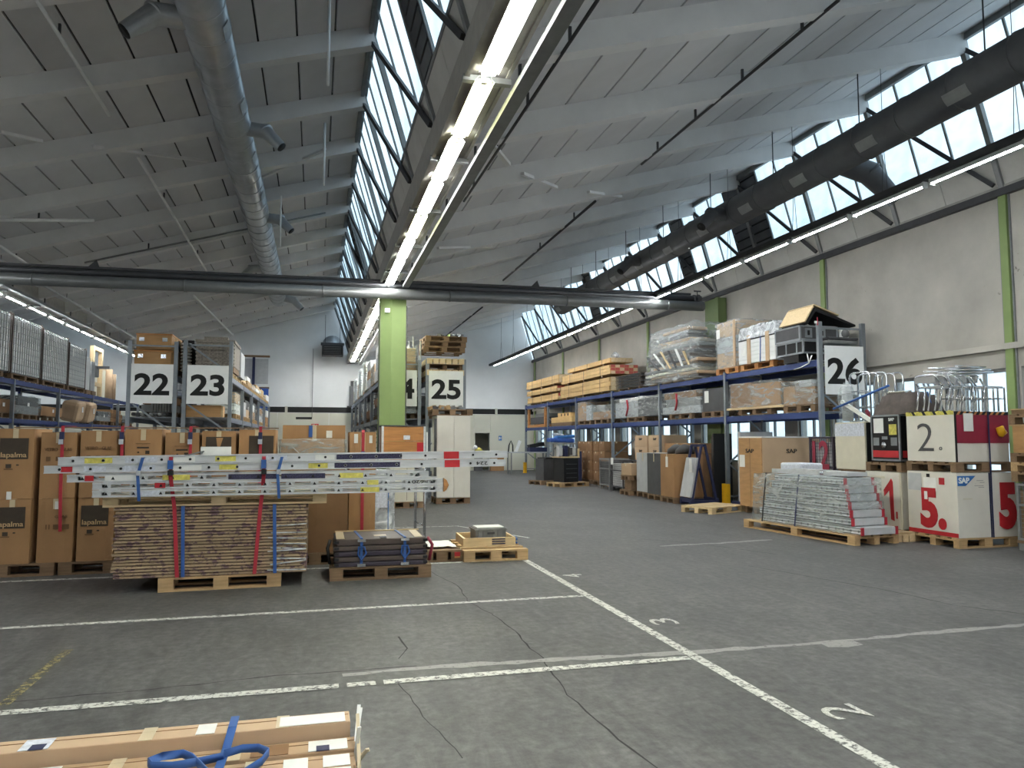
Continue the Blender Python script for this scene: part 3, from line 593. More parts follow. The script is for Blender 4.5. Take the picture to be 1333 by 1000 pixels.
# yellow guards at the rack posts
for y, which in ((16.2, 'nearest the camera beside the tan crate'), (23.4, 'in front of the brown carton stacks'), (27.0, 'beside the black machine'), (34.1, 'farthest under the work table')):
    t = thing('post_guard', 'yellow rack post guard %s' % which, 'guard', (9.6, y, 0)); MB().prism([(-.07, -.09), (.05, -.09), (.05, -.06), (-.04, -.06), (-.04, .06), (.05, .06), (.05, .09), (-.07, .09)], 'z', 0, .5).build('guard_plate', 'yellow', t); pspan('foot_plate', 'yellow', -.11, .05, -.11, .11, 0, .012, t)

# ================================================================ pallets and generic goods
def pallet(where, x, y, z=0, rz=0, L=1.2, W=.8, m='wood', detail=2, name='pallet', H=.144, label=None):
    """L along local x; boards and blocks are parts"""
    t = thing('wooden_pallet', label or ('wooden pallet '+where), 'pallet', (x, y, z), rz)
    if detail == 0:
        s = MB(); s.box(-L/2, L/2, -W/2, W/2, H-.022, H)
        for a in (-L/2+.06, 0, L/2-.06):
            for b in (-W/2+.05, 0, W/2-.05): s.box(a-.06, a+.06, b-.05, b+.05, .022, H-.022)
        for b in (-W/2+.05, 0, W/2-.05): s.box(-L/2, L/2, b-.05, b+.05, 0, .022)
        s.build('pallet_frame', m, t); return t
    n = 5; bw = .13
    for k in range(n): pbox('deck_board', m, (L, bw, .022), (0, -W/2+bw/2+k*(W-bw)/(n-1), H-.011), t)
    for a in (-L/2+.0725, 0, L/2-.0725):
        pbox('cross_board', m, (.145, W, .022), (a, 0, H-.033), t)
        for b in (-W/2+.05, 0, W/2-.05): pbox('block', m, (.145, .10, H-.066), (a, b, .022+(H-.066)/2), t)
    for b in (-W/2+.05, 0, W/2-.05): pbox('bottom_board', m, (L, .10, .022), (0, b, .011), t)
    return t
def carton(label, x, y, z, W, D, H, rz=0, m='carton', group=None, tape=True, name='cardboard_box', bulge=.012, cat='box', seam=True):
    t = thing(name, label, cat, (x, y, z), rz, group)
    s = MB(); n = 5; e = .006
    # four slightly bulging sides and a top with the flap gap
    def P(u, v, w):
        k = (1-(2*w-1)**2)*bulge; return (u*(W-2*bulge+2*k*abs(u*2)*(1-abs(2*v)**4)), v*(D-2*bulge+2*k*abs(v*2)*(1-abs(2*u)**4)), w*H)
    ring = [(-.5+i/n, -.5) for i in range(n)]+[(.5, -.5+i/n) for i in range(n)]+[(.5-i/n, .5) for i in range(n)]+[(-.5, .5-i/n) for i in range(n)]
    for r in range(n+1):
        for u, v in ring: s.v.append(P(u, v, r/n))
    M = len(ring)
    for r in range(n):
        for j in range(M): s.f.append((r*M+j, r*M+(j+1) % M, (r+1)*M+(j+1) % M, (r+1)*M+j))
    s.f.append(tuple(range(M-1, -1, -1))); s.f.append(tuple(n*M+j for j in range(M)))
    s.build('box_body', m, t)
    if seam:
        for v in (-1, 1): pbox('top_flap', m, (W-2*bulge-.004, D/2-bulge-.006, .005), (0, v*D/4, H+.0025), t)
    if tape:
        pbox('tape', 'tape', (.06, D-2*bulge, .003), (0, 0, H+.0068), t); pbox('tape', 'tape', (.055, .003, H*.16), (0, -D/2-.002, H*.92), t); pbox('tape', 'tape', (.003, .05, H*.2), (-W/2-.002, 0, H*.9), t)
    return t
def strap(parent, pts, w, m, name='strap', t=.004, along='x'):
    """flat webbing through pts; its width lies along the given axis"""
    s = MB(); P = [Vector(p) for p in pts]; a = {'x': Vector((w/2, 0, 0)), 'y': Vector((0, w/2, 0)), 'z': Vector((0, 0, w/2))}[along]
    for i in range(len(P)-1):
        d = (P[i+1]-P[i]).normalized(); n = d.cross(a).normalized()*t
        s.hexa([P[i]-a, P[i]+a, P[i+1]+a, P[i+1]-a, P[i]-a+n, P[i]+a+n, P[i+1]+a+n, P[i+1]-a+n])
    return s.build(name, m, parent)
def solid(label, name, cat, m, x0, x1, y0, y1, z0, z1, bevel=.006, edge=None, group=None):
    """boxy article with base at its lower face; edge adds metal corner profiles"""
    t = thing(name, label, cat, ((x0+x1)/2, (y0+y1)/2, z0), 0, group); W, D, H = x1-x0, y1-y0, z1-z0
    MB().box(-W/2, W/2, -D/2, D/2, 0, H).build('body', m, t, bevel=bevel)
    if edge: edges(t, W, D, H, edge)
    t['dims'] = (W, D, H); return t
def edges(t, W, D, H, m, e=.035, z0=0):
    for x in (-1, 1):
        for y in (-1, 1): pbox('corner_profile', m, (e, e, H), (x*(W/2-e/2+.006), y*(D/2-e/2+.006), z0+H/2), t)
    for z in (e/2-.003, H-e/2+.006):
        for y in (-1, 1): pbox('edge_profile', m, (W-2*e, e, e), (0, y*(D/2-e/2+.006), z0+z), t)
        for x in (-1, 1): pbox('edge_profile', m, (e, D-2*e, e), (x*(W/2-e/2+.006), 0, z0+z), t)

# ================================================================ tall cartons on pallets, left
YC = 9.72                       # plane of the front faces
CW = .64                        # depth of a carton
cols = [(-4.4, -3.98), (-3.95, -3.55), (-3.52, -3.13), (-3.08, -2.69), (-2.67, -2.26), (-2.20, -1.78), (-1.76, -1.36), (-1.345, -.935), (-.925, -.475)]
kinds = ['plain', 'plain', 'lapalma', 'vetro', 'vetro', 'label', 'label', 'dark', 'dark']
side = {2: 'at the left edge', 3: 'behind the left ladder ends', 4: 'second from the left strap', 5: 'behind the left red strap', 6: 'left of the white notice', 7: 'right of the white notice', 8: 'left of the foil wrapped carton', 0: 'outside left', 1: 'next outside left'}
for i, (x0, x1) in enumerate(cols):
    if i < 1: continue
    for lev, (z0, z1) in enumerate(((.146, .872), (.88, 1.655+.02*((i*7) % 3-1)))):
        k = kinds[i]
        if lev == 0: k = {2: 'lapalma', 3: 'symbols', 4: 'lapalma'}.get(i, 'symbols')
        what = {'lapalma': 'brown carton with dark square lettered print', 'vetro': 'brown carton printed with fragile symbols', 'label': 'brown carton with a small printed logo', 'dark': 'brown carton with a torn dark print', 'symbols': 'brown carton with handling symbols', 'plain': 'plain brown carton'}[k]
        t = carton('%s, %s row, %s' % (what, ('lower', 'upper')[lev], side[i]), (x0+x1)/2, YC+CW/2+random.uniform(0, .02), z0, x1-x0, CW, z1-z0, random.uniform(-.012, .012), group='tall cartons in the left row')
        W, H = x1-x0, z1-z0; f = -CW/2-.001
        def fp(name, m, u, v, su, sv): return pbox(name, m, (su, .003, sv), (u, f-.002, v), t)
        if k == 'lapalma':
            fp('print', 'print_dark', -.01, H*.72, .29, .24); letters('lapalma', t, (-.01, f-.006, H*.72-.08), 'front', .26, .075, 'print_text', .01)
            fp('symbol', 'print_dark', -.06, H*.47, .055, .045); fp('symbol', 'print_dark', .03, H*.485, .025, .015); fp('print_line', 'print_thin', -.06, H*.425, .09, .012)
        elif k == 'vetro':
            letters('VETRO - GLAS', t, (-.0, f-.004, H*.745), 'front', .28, .036, 'print_thin')
            for q in (-.1, 0, .1): fp('symbol', 'print_thin', q, H*.60, .045, .05)
        elif k == 'symbols':
            letters('GLAS', t, (.06, f-.004, H*.72), 'front', .13, .03, 'print_thin')
            for q, sx in ((-.09, .012), (-.06, .012), (.01, .06), (.11, .07)): fp('symbol', 'print_thin', q, H*.56, sx, .055)
        elif k == 'label':
            fp('print_line', 'print_thin', .0, H*.79, .16, .006); fp('print_line', 'print_dark', 0, H*.73, .13, .018); fp('symbol', 'print_dark', .05, H*.66, .045, .04); fp('symbol', 'print_dark', -.05, H*.66, .02, .015)
        elif k == 'dark':
            fp('print', 'print_dark', .0 if i == 7 else .05, H*.74, .29, .27)
            if i == 7: MB().hexa([(-.03, f-.007, H*.9), (.05, f-.007, H*.9), (.01, f-.007, H*.72), (-.01, f-.007, H*.72), (-.03, f-.005, H*.9), (.05, f-.005, H*.9), (.01, f-.005, H*.72), (-.01, f-.005, H*.72)]).build('torn_patch', 'carton', t)
        if (i*3+lev) % 2: fp('tape_scrap', 'paper', random.uniform(-.12, .12), H*random.choice((.9, .1, .05)), .05, .09)
for k, (xc, wh) in enumerate(((-3.42, 'at the left edge under the tall cartons'), (-2.30, 'under the second pair of tall cartons'), (-1.2, 'under the tall cartons behind the flattened stack'))): pallet(wh, xc, YC+.42, 0, 0, 1.08, .8, 'wood_dark')
pspan_t = thing('wooden_strip', 'thin wooden board lying along the tops of the tall cartons', 'board', (-1.9, YC+.06, 1.69)); pbox('plank', 'wood_dark', (2.9, .1, .012), (0, 0, .006), pspan_t)
# red ratchet straps over the carton row
for x, wh in ((-2.84, 'over the leftmost visible cartons'), (-2.21, 'over the fifth carton'), (-1.46, 'left of the white notice'), (-.66, 'over the rightmost dark print')):
    t = thing('ratchet_strap', 'red ratchet strap hanging down the carton fronts %s' % wh, 'strap', (x, YC-.012, 0)); strap(t, [(0, .45, 1.715), (0, -.004, 1.712), (.004, -.006, .95), (.02, -.01, .5)], .035, 'red_strap', 'webbing')
    b = pbox('buckle', 'navy', (.045, .03, .09), (0, -.03, 1.60), t); pbox('ratchet_handle', 'chrome', (.05, .025, .06), (0, -.02, -.07), b)
# cartons right of the row
t = carton('large plain carton with black lettering behind the flattened stack', .17, YC+.4, .12, .50, .7, .93, 0, 'carton_dark'); letters('LATZ', t, (.02, -.35, .81), 'front', .17, .055, 'print_dark', .01)
pallet('under the large lettered carton', .02, YC+.42, 0, 0, .74, .8, 'wood_dark')
t = carton('wide brown carton behind the film wrapped carton', -.02, YC+1.25, .15, .86, .6, 1.60, 0, 'carton'); pbox('tape_scrap', 'paper', (.08, .003, .1), (.2, -.302, 1.48), t); pbox('strap_piece', 'blue_strap', (.05, .006, .16), (-.05, -.302, 1.52), t)
pallet('under the wide brown carton', .0, YC+1.29, 0, 0, .8, .7, 'wood_dark', 1)
t = carton('brown carton wrapped in crumpled film behind the ladders', -.03, YC+.42, 1.06, .80, .6, .49, 0, 'carton', tape=False); wrap(t, .80, .6, .49, 3, .022, 'film'); 
for k in range(4): MB().bar((-.25+.08*k, -.335, .40-.03*k), (.05+.1*k, -.335, .12+.02*k), .03, .006).build('film_fold', 'film_milky', t)
t = carton('brown carton with a red strap and white tape left of the wooden crate', .60, YC+.55, .15, .36, .62, 1.50, 0, 'carton'); strap(t, [(.0, -.3, 1.53), (0, -.318, 1.5), (0, -.318, .2)], .04, 'red_strap'); pbox('tape_scrap', 'paper', (.05, .003, .12), (-.09, -.305, 1.42), t); pbox('tape_scrap', 'paper', (.04, .003, .1), (.1, -.305, 1.41), t); pbox('buckle', 'blue_strap', (.05, .03, .1), (0, -.33, 1.2), t)
pallet('under the carton left of the wooden crate', .62, YC+.55, 0, PI/2, .8, .40, 'wood_dark', 1)
t = carton('brown carton standing half hidden left of the silver wrapped box', .72, 11.6, .0, .26, .5, 1.05, 0, 'carton_dark')
t = solid('silver film wrapped tall box beside the chrome posts', 'wrapped_box', 'box', 'grey_light', .93, 1.24, 12.2, 12.75, 0, 1.05); wrap(t, .31, .55, 1.05, 11, .02, 'film_milky'); pbox('foil_sheet', 'paper_print', (.2, .004, .5), (-.05, -.30, .72), t); pbox('corner_edge', 'label_blue', (.012, .012, 1.0), (.06, -.30, .5), t)
# chrome stand behind the ladders
t = thing('chrome_stand', 'chrome stand with two slim posts behind the ladder ends', 'stand', (1.6, 11.75, 0))
for x, y in ((-.04, .27), (.03, -.28)):
    MB().tube([(x, y, .0), (x, y, 1.12)], .022, 10).build('post', 'chrome', t, True); MB().tube([(x, y, 0), (x, y, .02)], .06, 12).build('foot', 'chrome', t, True)
MB().tube([(-.04, .27, 1.1), (.03, -.28, 1.1)], .02, 8).build('top_bar', 'chrome', t, True); MB().tube([(-.04, .27, .25), (.03, -.28, .25)], .012, 8).build('lower_bar', 'chrome', t, True)
# ================================================================ flattened cartons, pallet and ladders
YS = 8.38
pallet('under the stack of flattened cartons', -.94, YS+.42, 0, .03, 1.2, .8, 'wood')
t = thing('flattened_carton_stack', 'strapped stack of flattened cartons with purple print', 'carton stack', (-1.02, YS+.5, .146))
NL = 22; dz = .715/NL
for k in range(NL):
    pbox('flat_carton', 'flat_carton', (1.88, .98, dz-.009), (random.uniform(-.015, .015), random.uniform(-.016, .016), (k+.5)*dz), t, (0, 0, random.uniform(-.006, .006)))
pbox('core', 'print_dark', (1.80, .90, .71), (0, 0, .357), t)  # near-black filler, puts the shade between the layers into its colour
sh = MB()
for k in range(9):
    z = .05+k*.055; sh.bar((.55+.03*(k % 3), -.505, z+random.uniform(-.02, .02)), (.945, -.508, z+random.uniform(-.03, .03)), .004, .012)
sh.build('film_fold', 'film_milky', t)
pallet('lying on the flattened cartons under the ladders', -.97, YS+.42, .868, -.008, 2.2, .8, 'wood_pale', H=.105)
for x, tilt, wh in ((-1.42, .03, 'left'), (-.52, -.03, 'right')):
    t = thing('ratchet_strap', 'red ratchet strap around ladders and flattened cartons on the %s' % wh, 'strap', (x, YS, 0))
    strap(t, [(0, .5, 1.375), (0, -.135, 1.375), (.002, -.14, 1.18), (tilt*.5, -.05, .99), (tilt, -.022, .85), (tilt*2.5, -.022, .15)], .038, 'red_strap', 'webbing')
    b = pbox('buckle', 'blue_strap', (.05, .03, .09), (0, -.16, 1.30), t); pbox('ratchet_handle', 'black', (.05, .04, .05), (.005, -.01, -.08), b)
    t = thing('ratchet_strap', 'blue strap down the flattened cartons beside the %s red strap' % wh, 'strap', (x+.11, YS, 0)); strap(t, [(0, .3, .866), (0, -.02, .866), (.02, -.02, .15)], .035, 'blue_strap', 'webbing')
for x, wh in ((-1.70, 'left'), (-.36, 'right')):
    t = thing('ratchet_strap', 'light blue strap tied around the %s part of the ladders' % wh, 'strap', (x, YS-.14, 0)); strap(t, [(.02, .3, 1.37), (.02, -.01, 1.37), (-.02, -.012, 1.2), (-.01, -.02, 1.1), (0, -.01, .94)], .03, 'blue_strap', 'webbing'); pbox('buckle', 'chrome', (.04, .02, .05), (-.01, -.03, 1.22), t)
def ladder(label, x0, x1, y, z, W, H, dots, style, tilt=0.0, stickers=(), red=None, num=None, cap=None):
    t = thing('aluminium_ladder', label, 'ladder', (x0, y, z)); L = x1-x0; t.rotation_euler = (0, -tilt, 0)
    for s, yy in ((0, 0), (1, W)):
        if style == 'solid': MB().box(0, L, yy-.012, yy+.012, 0, H).box(0, L, yy-.022, yy+.022, 0, .008).box(0, L, yy-.022, yy+.022, H-.008, H).build('stile', 'alu', t)
        else:
            m = MB().box(0, L, yy-.015, yy+.015, 0, .020).box(0, L, yy-.015, yy+.015, H-.020, H)
            for k in range(dots): x = (k+.5)*L/dots; m.box(x-.04, x+.04, yy-.008, yy+.008, .014, H-.014)
            m.box(0, .12, yy-.008, yy+.008, .014, H-.014); m.box(L-.15, L, yy-.008, yy+.008, .014, H-.014); m.build('stile', 'alu', t)
    for k in range(dots):
        x = (k+.5)*L/dots; r = MB().tube([(x, -.018, H*.5), (x, W+.018, H*.5)], .016, 8).build('rung', 'alu', t, True)
        if style == 'solid': MB().tube([(x, -.0225, H*.5), (x, -.019, H*.5)], .013, 10).build('rung_hole', 'black', t)
        else: MB().prism([(x-.017, .022), (x+.017, .022), (x, H-.02)], 'y', -.0205, -.0185).build('rung_hole', 'black', t)
    for (u, w, m) in stickers: pbox('sticker', m, (w, .003, H*.72), (u, -.0138 if style == 'solid' else -.017, H*.5), t)
    if red is not None: pbox('red_tape', 'red', (.17, .05, H+.004), (red, 0, H/2), t)
    if num: letters(num, t, (L-.28, -.0175, H*.5), 'front', .13, H*.5, 'digit_black', 0, 'number', PI)
    if cap: 
        for x in cap: pbox('end_cap', 'black', (.03, .06, H-.006), (x if x > 0 else -.015, 0, H/2), t)
    return t
st = [(.24, .08, 'red'), (.5, .22, 'yellow_label'), (.85, .3, 'paper_print'), (1.2, .34, 'paper'), (1.62, .22, 'yellow_label'), (1.95, .3, 'paper_print'), (2.6, .22, 'paper'), (3.0, .26, 'yellow_label'), (2.05, .2, 'paper')]
ladder('topmost aluminium ladder lying on the pallet with many stickers', -2.45, 2.12, YS-.1, 1.305, .42, .075, 17, 'solid', .010, [(.36, .25, 'yellow_label'), (.75, .3, 'paper_print'), (1.13, .25, 'paper'), (1.55, .2, 'yellow_label'), (2.05, .22, 'paper_print'), (2.55, .2, 'paper'), (3.02, .7, 'navy_print')], 3.92)
ladder('second aluminium ladder below the topmost one with red end tape', -2.57, 2.10, YS-.1, 1.222, .42, .075, 17, 'solid', .007, [(.2, .1, 'red'), (.45, .2, 'paper_print'), (.85, .3, 'paper_print'), (1.28, .32, 'paper'), (1.7, .18, 'yellow_label'), (2.6, .2, 'yellow_label'), (3.12, .7, 'navy_print')], 4.05, '224')
ladder('third aluminium ladder in the stack with yellow stickers', -2.37, 1.22, YS-.085, 1.132, .4, .075, 13, 'open', 0, [(.2, .08, 'red'), (.5, .32, 'paper'), (1.0, .26, 'yellow_label'), (1.75, .5, 'navy_print'), (2.25, .45, 'navy_print'), (2.75, .25, 'yellow_label')], None, None)
ladder('fourth aluminium ladder with open stile and inverted number', -2.14, 1.38, YS-.085, 1.055, .4, .072, 14, 'open', 0, [(.62, .1, 'red'), (2.75, .12, 'yellow_label')], None, '620')
ladder('lowest aluminium ladder resting on the pale pallet', -2.14, 1.38, YS-.085, .978, .4, .072, 14, 'open', 0, [(.5, .25, 'paper_print'), (2.72, .2, 'yellow_label')], None, None)
t = thing('end_bracket', 'orange plastic end bracket on the lower ladders', 'bracket', (1.385, YS-.085, .978)); MB().prism([(0, 0), (.03, .02), (.055, .075), (.03, .13), (0, .15)], 'y', -.05, .03).build('bracket_body', 'wood_orange', t)
t = thing('paper_notice', 'white paper notice in a clip on top of the ladders', 'notice', (-1.03, YS, 1.39)); pbox('sheet', 'paper', (.3, .01, .09), (.02, 0, .045), t); MB().obox((-.19, .0, .02), (.2, .16, .012), (0, -.25, 0)).build('metal_clip', 'steel_frame', t)
# ================================================================ strapped flat cases and small pallets in the middle
pallet('under the strapped dark flat cases', .74, 8.95, 0, -.01, 1.12, .8, 'wood_dark')
t = thing('flat_case_stack', 'strapped stack of dark purple flat cases on a pallet', 'case stack', (.74, 8.93, .146), -.01)
zz = 0
for k, h in enumerate((.055, .06, .06, .06, .075)):
    c = MB().box(-.51+random.uniform(-.02, .02), .51+random.uniform(-.02, .02), -.37, .37, 0, h-.008).build('flat_case', ('purple_pad', 'brown_pad', 'purple_pad', 'brown_pad', 'brown_pad')[k], t, bevel=.008, loc=(0, 0, zz))
    for x in (-.49, .49): pbox('case_corner', 'black', (.05, .76, .03), (x, 0, h*.5), c)
    zz += h
for x in (-.45, .0, .42): pbox('tape_patch', 'tape', (.09 if x else .14, .1 if x == 0 else .66, .003), (x, -.1 if x == 0 else 0, zz-.004), t)
pbox('dark_clip', 'black', (.07, .14, .006), (.02, -.3, zz), t)
pbox('top_batten', 'wood_pale', (1.0, .03, .012), (0, .35, zz), t)
for x in (-.22, .26):
    strap(t, [(x-.05, .372, zz), (x, -.376, zz), (x, -.378, .0)], .03, 'blue_strap')
    MB().tube([(x, -.39, .07), (x+.05, -.39, .15), (x+.03, -.39, .22), (x-.03, -.39, .22), (x-.04, -.39, .14)], .012, 6, True).build('strap_loop', 'blue_strap', t, True)
    for q in (.02, .29): pbox('buckle', 'chrome', (.09, .02, .03), (x, -.388, q), t)
for x in (-.56, .56): MB().tube([(x, -.2, .02), (x*1.05, -.25, .2), (x, -.1, .26)], .02, 6).build('edge_strap', 'black' if x < 0 else 'burgundy', t, True)
pallet('low and grey beside the dark flat cases, with a white sheet on it', 1.58, 9.95, 0, .02, .52, .8, 'wood_dark')
t = thing('plastic_sheet', 'crumpled white plastic sheet on the low grey pallet', 'sheet', (1.58, 10.0, .146)); s = MB(); N = 8
for i in range(N+1):
    for j in range(N+1): s.v.append((-.22+.44*i/N, -.3+.6*j/N, .012+.022*(noise.noise(Vector((i*.6, j*.6, 3)))+.6)))
for i in range(N):
    for j in range(N): a = i*(N+1)+j; s.f.append((a, a+N+1, a+N+2, a+1))
s.build('sheet_surface', 'paper', t, True)
t = thing('red_lamp', 'small orange red marker on the low grey pallet corner', 'marker', (1.78, 9.53, .05)); pbox('marker_plate', 'red', (.07, .01, .07), (0, 0, .035), t); pbox('marker_edge', 'wood_orange', (.07, .012, .02), (0, 0, .008), t)
pallet('carrying the wooden frame and the grey crate', 2.28, 10.0, 0, -.02, .84, 1.15, 'wood')
t = thing('collar_tray', 'low wooden frame tray on the pallet under the grey crate', 'tray', (2.27, 10.1, .146), -.03)
for y in (-.32, .32): pbox('side_board', 'wood_pale', (.66, .025, .11), (0, y, .055), t)
for x in (-.34, .34): pbox('end_board', 'wood_pale', (.025, .66, .11), (x, 0, .055), t)
pbox('bottom_board', 'wood', (.66, .62, .02), (0, 0, .01), t)
for k in range(3): pbox('corrugated_strip', 'navy', (.18, .006, .014), (.12, -.336, .03+.03*k), t)
t = thing('storage_crate', 'grey plastic crate standing in the wooden frame tray', 'crate', (2.30, 10.05, .17), .02); m = MB(); W, D, H = .42, .32, .20
m.box(-W/2, W/2, -D/2, -D/2+.012, 0, H).box(-W/2, W/2, D/2-.012, D/2, 0, H).box(-W/2, -W/2+.012, -D/2, D/2, 0, H).box(W/2-.012, W/2, -D/2, D/2, 0, H).box(-W/2, W/2, -D/2, D/2, 0, .012).build('crate_body', 'grey', t)
for z in (H-.02, .03): pbox('rim', 'grey', (W+.03, D+.03, .02), (0, 0, z), t)
for k in range(6): pbox('rib', 'grey', (.015, .012, H-.06), (-W/2+.04+k*(W-.08)/5, -D/2-.005, H/2), t)
pbox('handle_recess', 'grey_dark', (.1, .006, .03), (0, -D/2-.012, H*.66), t); pbox('contents', 'paper', (W-.05, D-.05, .03), (0, 0, H-.005), t)
t = thing('blue_strap_coil', 'small coil of blue strap on the pallet corner', 'strap', (2.63, 9.9, .146)); MB().tube([(.04*math.cos(a*1.1)*(1+.2*math.sin(3*a)), .05*math.sin(a*1.1), .01+.012*a) for a in range(9)], .012, 6).build('webbing', 'blue_strap', t, True)
# ================================================================ long cartons in the foreground
FY = 3.36
pallet('under the long cartons in the foreground', -.55, 2.75, 0, 0, 1.2, .8, 'wood'); pallet('under the far ends of the long cartons in the foreground', -1.85, 2.75, 0, 0, 1.2, .8, 'wood')
rows = [(3.225, .13, .34), (3.085, .125, .285), (2.955, .125, .275), (2.825, .125, .28), (2.695, .125, .27), (2.565, .125, .28)]
names = ['rearmost', 'second', 'third', 'fourth', 'fifth', 'sixth']
for k, (y, d, h) in enumerate(rows):
    zb = .146; H = h+.055-zb
    t = thing('long_carton', '%s long narrow carton of the bundle in the foreground' % names[k], 'box', (-1.15, y+.0675, zb), 0, 'long cartons in the foreground'); L = 2.64+(.02*((k*5) % 3-1)); W = L
    MB().box(-W/2, W/2, -d/2+.002, d/2-.002, 0, H).build('box_body', 'carton_pale' if k == 0 else 'carton_long', t, bevel=.004)
    pbox('seam', 'carton_dark', (W-.01, .003, .002), (0, .02, H+.001), t)
    for q in range(3):
        x = (-.3, .45, .95)[q]+.1*math.sin(k*2.1+q); pbox('tape', 'tape', (.05, d+.002, .002), (x, 0, H+.001), t)
    for x, w, m in ((( .15, .10, 'paper_print'), (.75, .07, 'paper'), (1.16, .26, 'paper')), ((.22, .09, 'paper'), (1.0, .14, 'carton_dark'), (1.22, .15, 'paper')), ((.05, .2, 'paper_print'), (.72, .08, 'paper'), (1.1, .09, 'paper'), (1.25, .1, 'paper')), ((.35, .14, 'paper'), (.62, .1, 'paper_print'), (.82, .09, 'paper'), (1.2, .2, 'paper')), ((.2, .2, 'paper'), (.86, .08, 'red'), (1.05, .25, 'paper_print')), ((.2, .2, 'paper'), (1.0, .2, 'paper')))[k]:
        pbox('label', m, (w, d*.8, .002), (x, -.008, H+.0025), t)
    if k in (0, 1): pbox('purple_sticker', 'navy', (.05, d*.4, .002), ((.16, 1.2)[k], -d*.3, H+.004), t)
# straps lying over the long cartons
t = thing('blue_webbing', 'blue webbing strap laid in loops over the long cartons', 'strap', (-.34, 2.95, 0))
strap(t, [(.04, .42, .405), (.04, .30, .405), (.03, .2, .362), (.0, -.5, .352)], .032, 'blue_strap', 'webbing')
def ribbon(pts, w=.03):
    s = MB(); P = [Vector(p) for p in pts]
    for i, p in enumerate(P): s.v += [(p.x, p.y, p.z-w/2), (p.x, p.y, p.z+w/2), (p.x+.004, p.y+.003, p.z+w/2), (p.x+.004, p.y+.003, p.z-w/2)]
    for i in range(len(P)-1):
        for j in range(4): s.f.append((4*i+j, 4*i+(j+1) % 4, 4*i+4+(j+1) % 4, 4*i+4+j))
    return s
ribbon([(.03, .10, .375), (-.05, .06, .38), (-.14, .04, .382), (-.21, .06, .382), (-.23, .10, .382), (-.19, .14, .382), (-.12, .145, .382), (-.08, .10, .382), (-.03, .0, .38), (.03, -.12, .375), (.06, -.3, .37)]).build('webbing_loop', 'blue_strap', t, True)
ribbon([(.03, .11, .38), (.09, .13, .385), (.15, .12, .385), (.19, .07, .385), (.17, .0, .382), (.11, -.08, .378), (.05, -.2, .375)]).build('webbing_loop', 'blue_strap', t, True)
t = thing('film_scraps', 'torn film and wood splinters at the end of the long cartons', 'scraps', (.165, 3.2, .146))
for k in range(6): MB().bar((random.uniform(-.01, .02), random.uniform(-.35, .1), .10), (random.uniform(.02, .05), random.uniform(-.35, .12), random.uniform(.22, .30)), .014, .006).build('splinter', ('tape', 'paper')[k % 2], t)
# ================================================================ crate, white cabinets, rack goods in the middle
t = thing('wooden_crate', 'orange stained wooden crate in front of the green column', 'crate', (1.95, 17.55, 1.02)); W, D, H = .96, .7, .84
for k in range(5): pbox('front_plank', 'wood_orange', (W-.03, .02, H/5-.006), (0, -D/2, (k+.5)*H/5), t); pbox('back_plank', 'wood_orange', (W-.03, .02, H/5-.006), (0, D/2, (k+.5)*H/5), t)
for x in (-1, 1):
    pbox('side_wall', 'wood_orange', (.02, D, H), (x*(W/2-.02), 0, H/2), t)
    for y in (-1, 1): pbox('corner_profile', 'alu', (.05, .05, H+.02), (x*(W/2), y*(D/2), H/2), t)
pbox('lid', 'grey_dark', (W+.05, D+.05, .03), (0, 0, H+.015), t); pbox('label', 'paper_print', (.15, .004, .1), (.07, -D/2-.013, H*.7), t); pbox('red_label', 'red', (.15, .004, .24), (.38, -D/2-.013, H*.42), t); pbox('white_strip', 'white', (.03, .03, H*.8), (W/2+.06, -D/2+.02, H*.45), t)
t = solid('cream cabinet under the orange wooden crate', 'storage_cabinet', 'cabinet', 'cream', 1.62, 2.45, 17.2, 17.9, .146, 1.02); pbox('door_gap', 'grey_dark', (.008, .003, .8), (0, -.3515, .43), t)
pallet('under the cream cabinet', 2.03, 17.6, 0, 0, .8, .8, 'wood_dark')
t = solid('tall white two door cabinet beside the aisle', 'storage_cabinet', 'cabinet', 'offwhite', 2.86, 3.69, 18.1, 18.9, .146, 2.15, .004); 
for x in (-1, 1):
    d = pbox('door', 'offwhite', (.40, .02, 1.97), (x*.207, -.41, 1.0), t); pbox('handle', 'grey', (.015, .02, .12), (-x*.17, -.018, .05), d)
pbox('side_recess', 'grey_dark', (.06, .03, 1.9), (-.45, -.38, .98), t)
for z in (.5, 1.0, 1.4): pbox('hinge', 'steel_dark', (.05, .05, .1), (-.45, -.41, z), t)
pallet('under the tall white cabinet', 3.27, 18.5, 0, 0, .84, .8, 'wood_dark')
pallet('on top of the tall white cabinet', 3.25, 18.5, 2.16, 0, 1.0, .8, 'wood_dark')
t = thing('metal_fittings', 'jumble of metal fittings on the pallet above the white cabinet', 'fittings', (3.25, 18.5, 2.304))
for k in range(14): MB().obox((random.uniform(-.5, .5), random.uniform(-.3, .3), .05), (random.uniform(.1, .3), .08, .08), (0, random.uniform(-.3, .3), random.uniform(0, 3))).build('fitting', random.choice(('galv', 'grey', 'grey_dark', 'wood')), t)
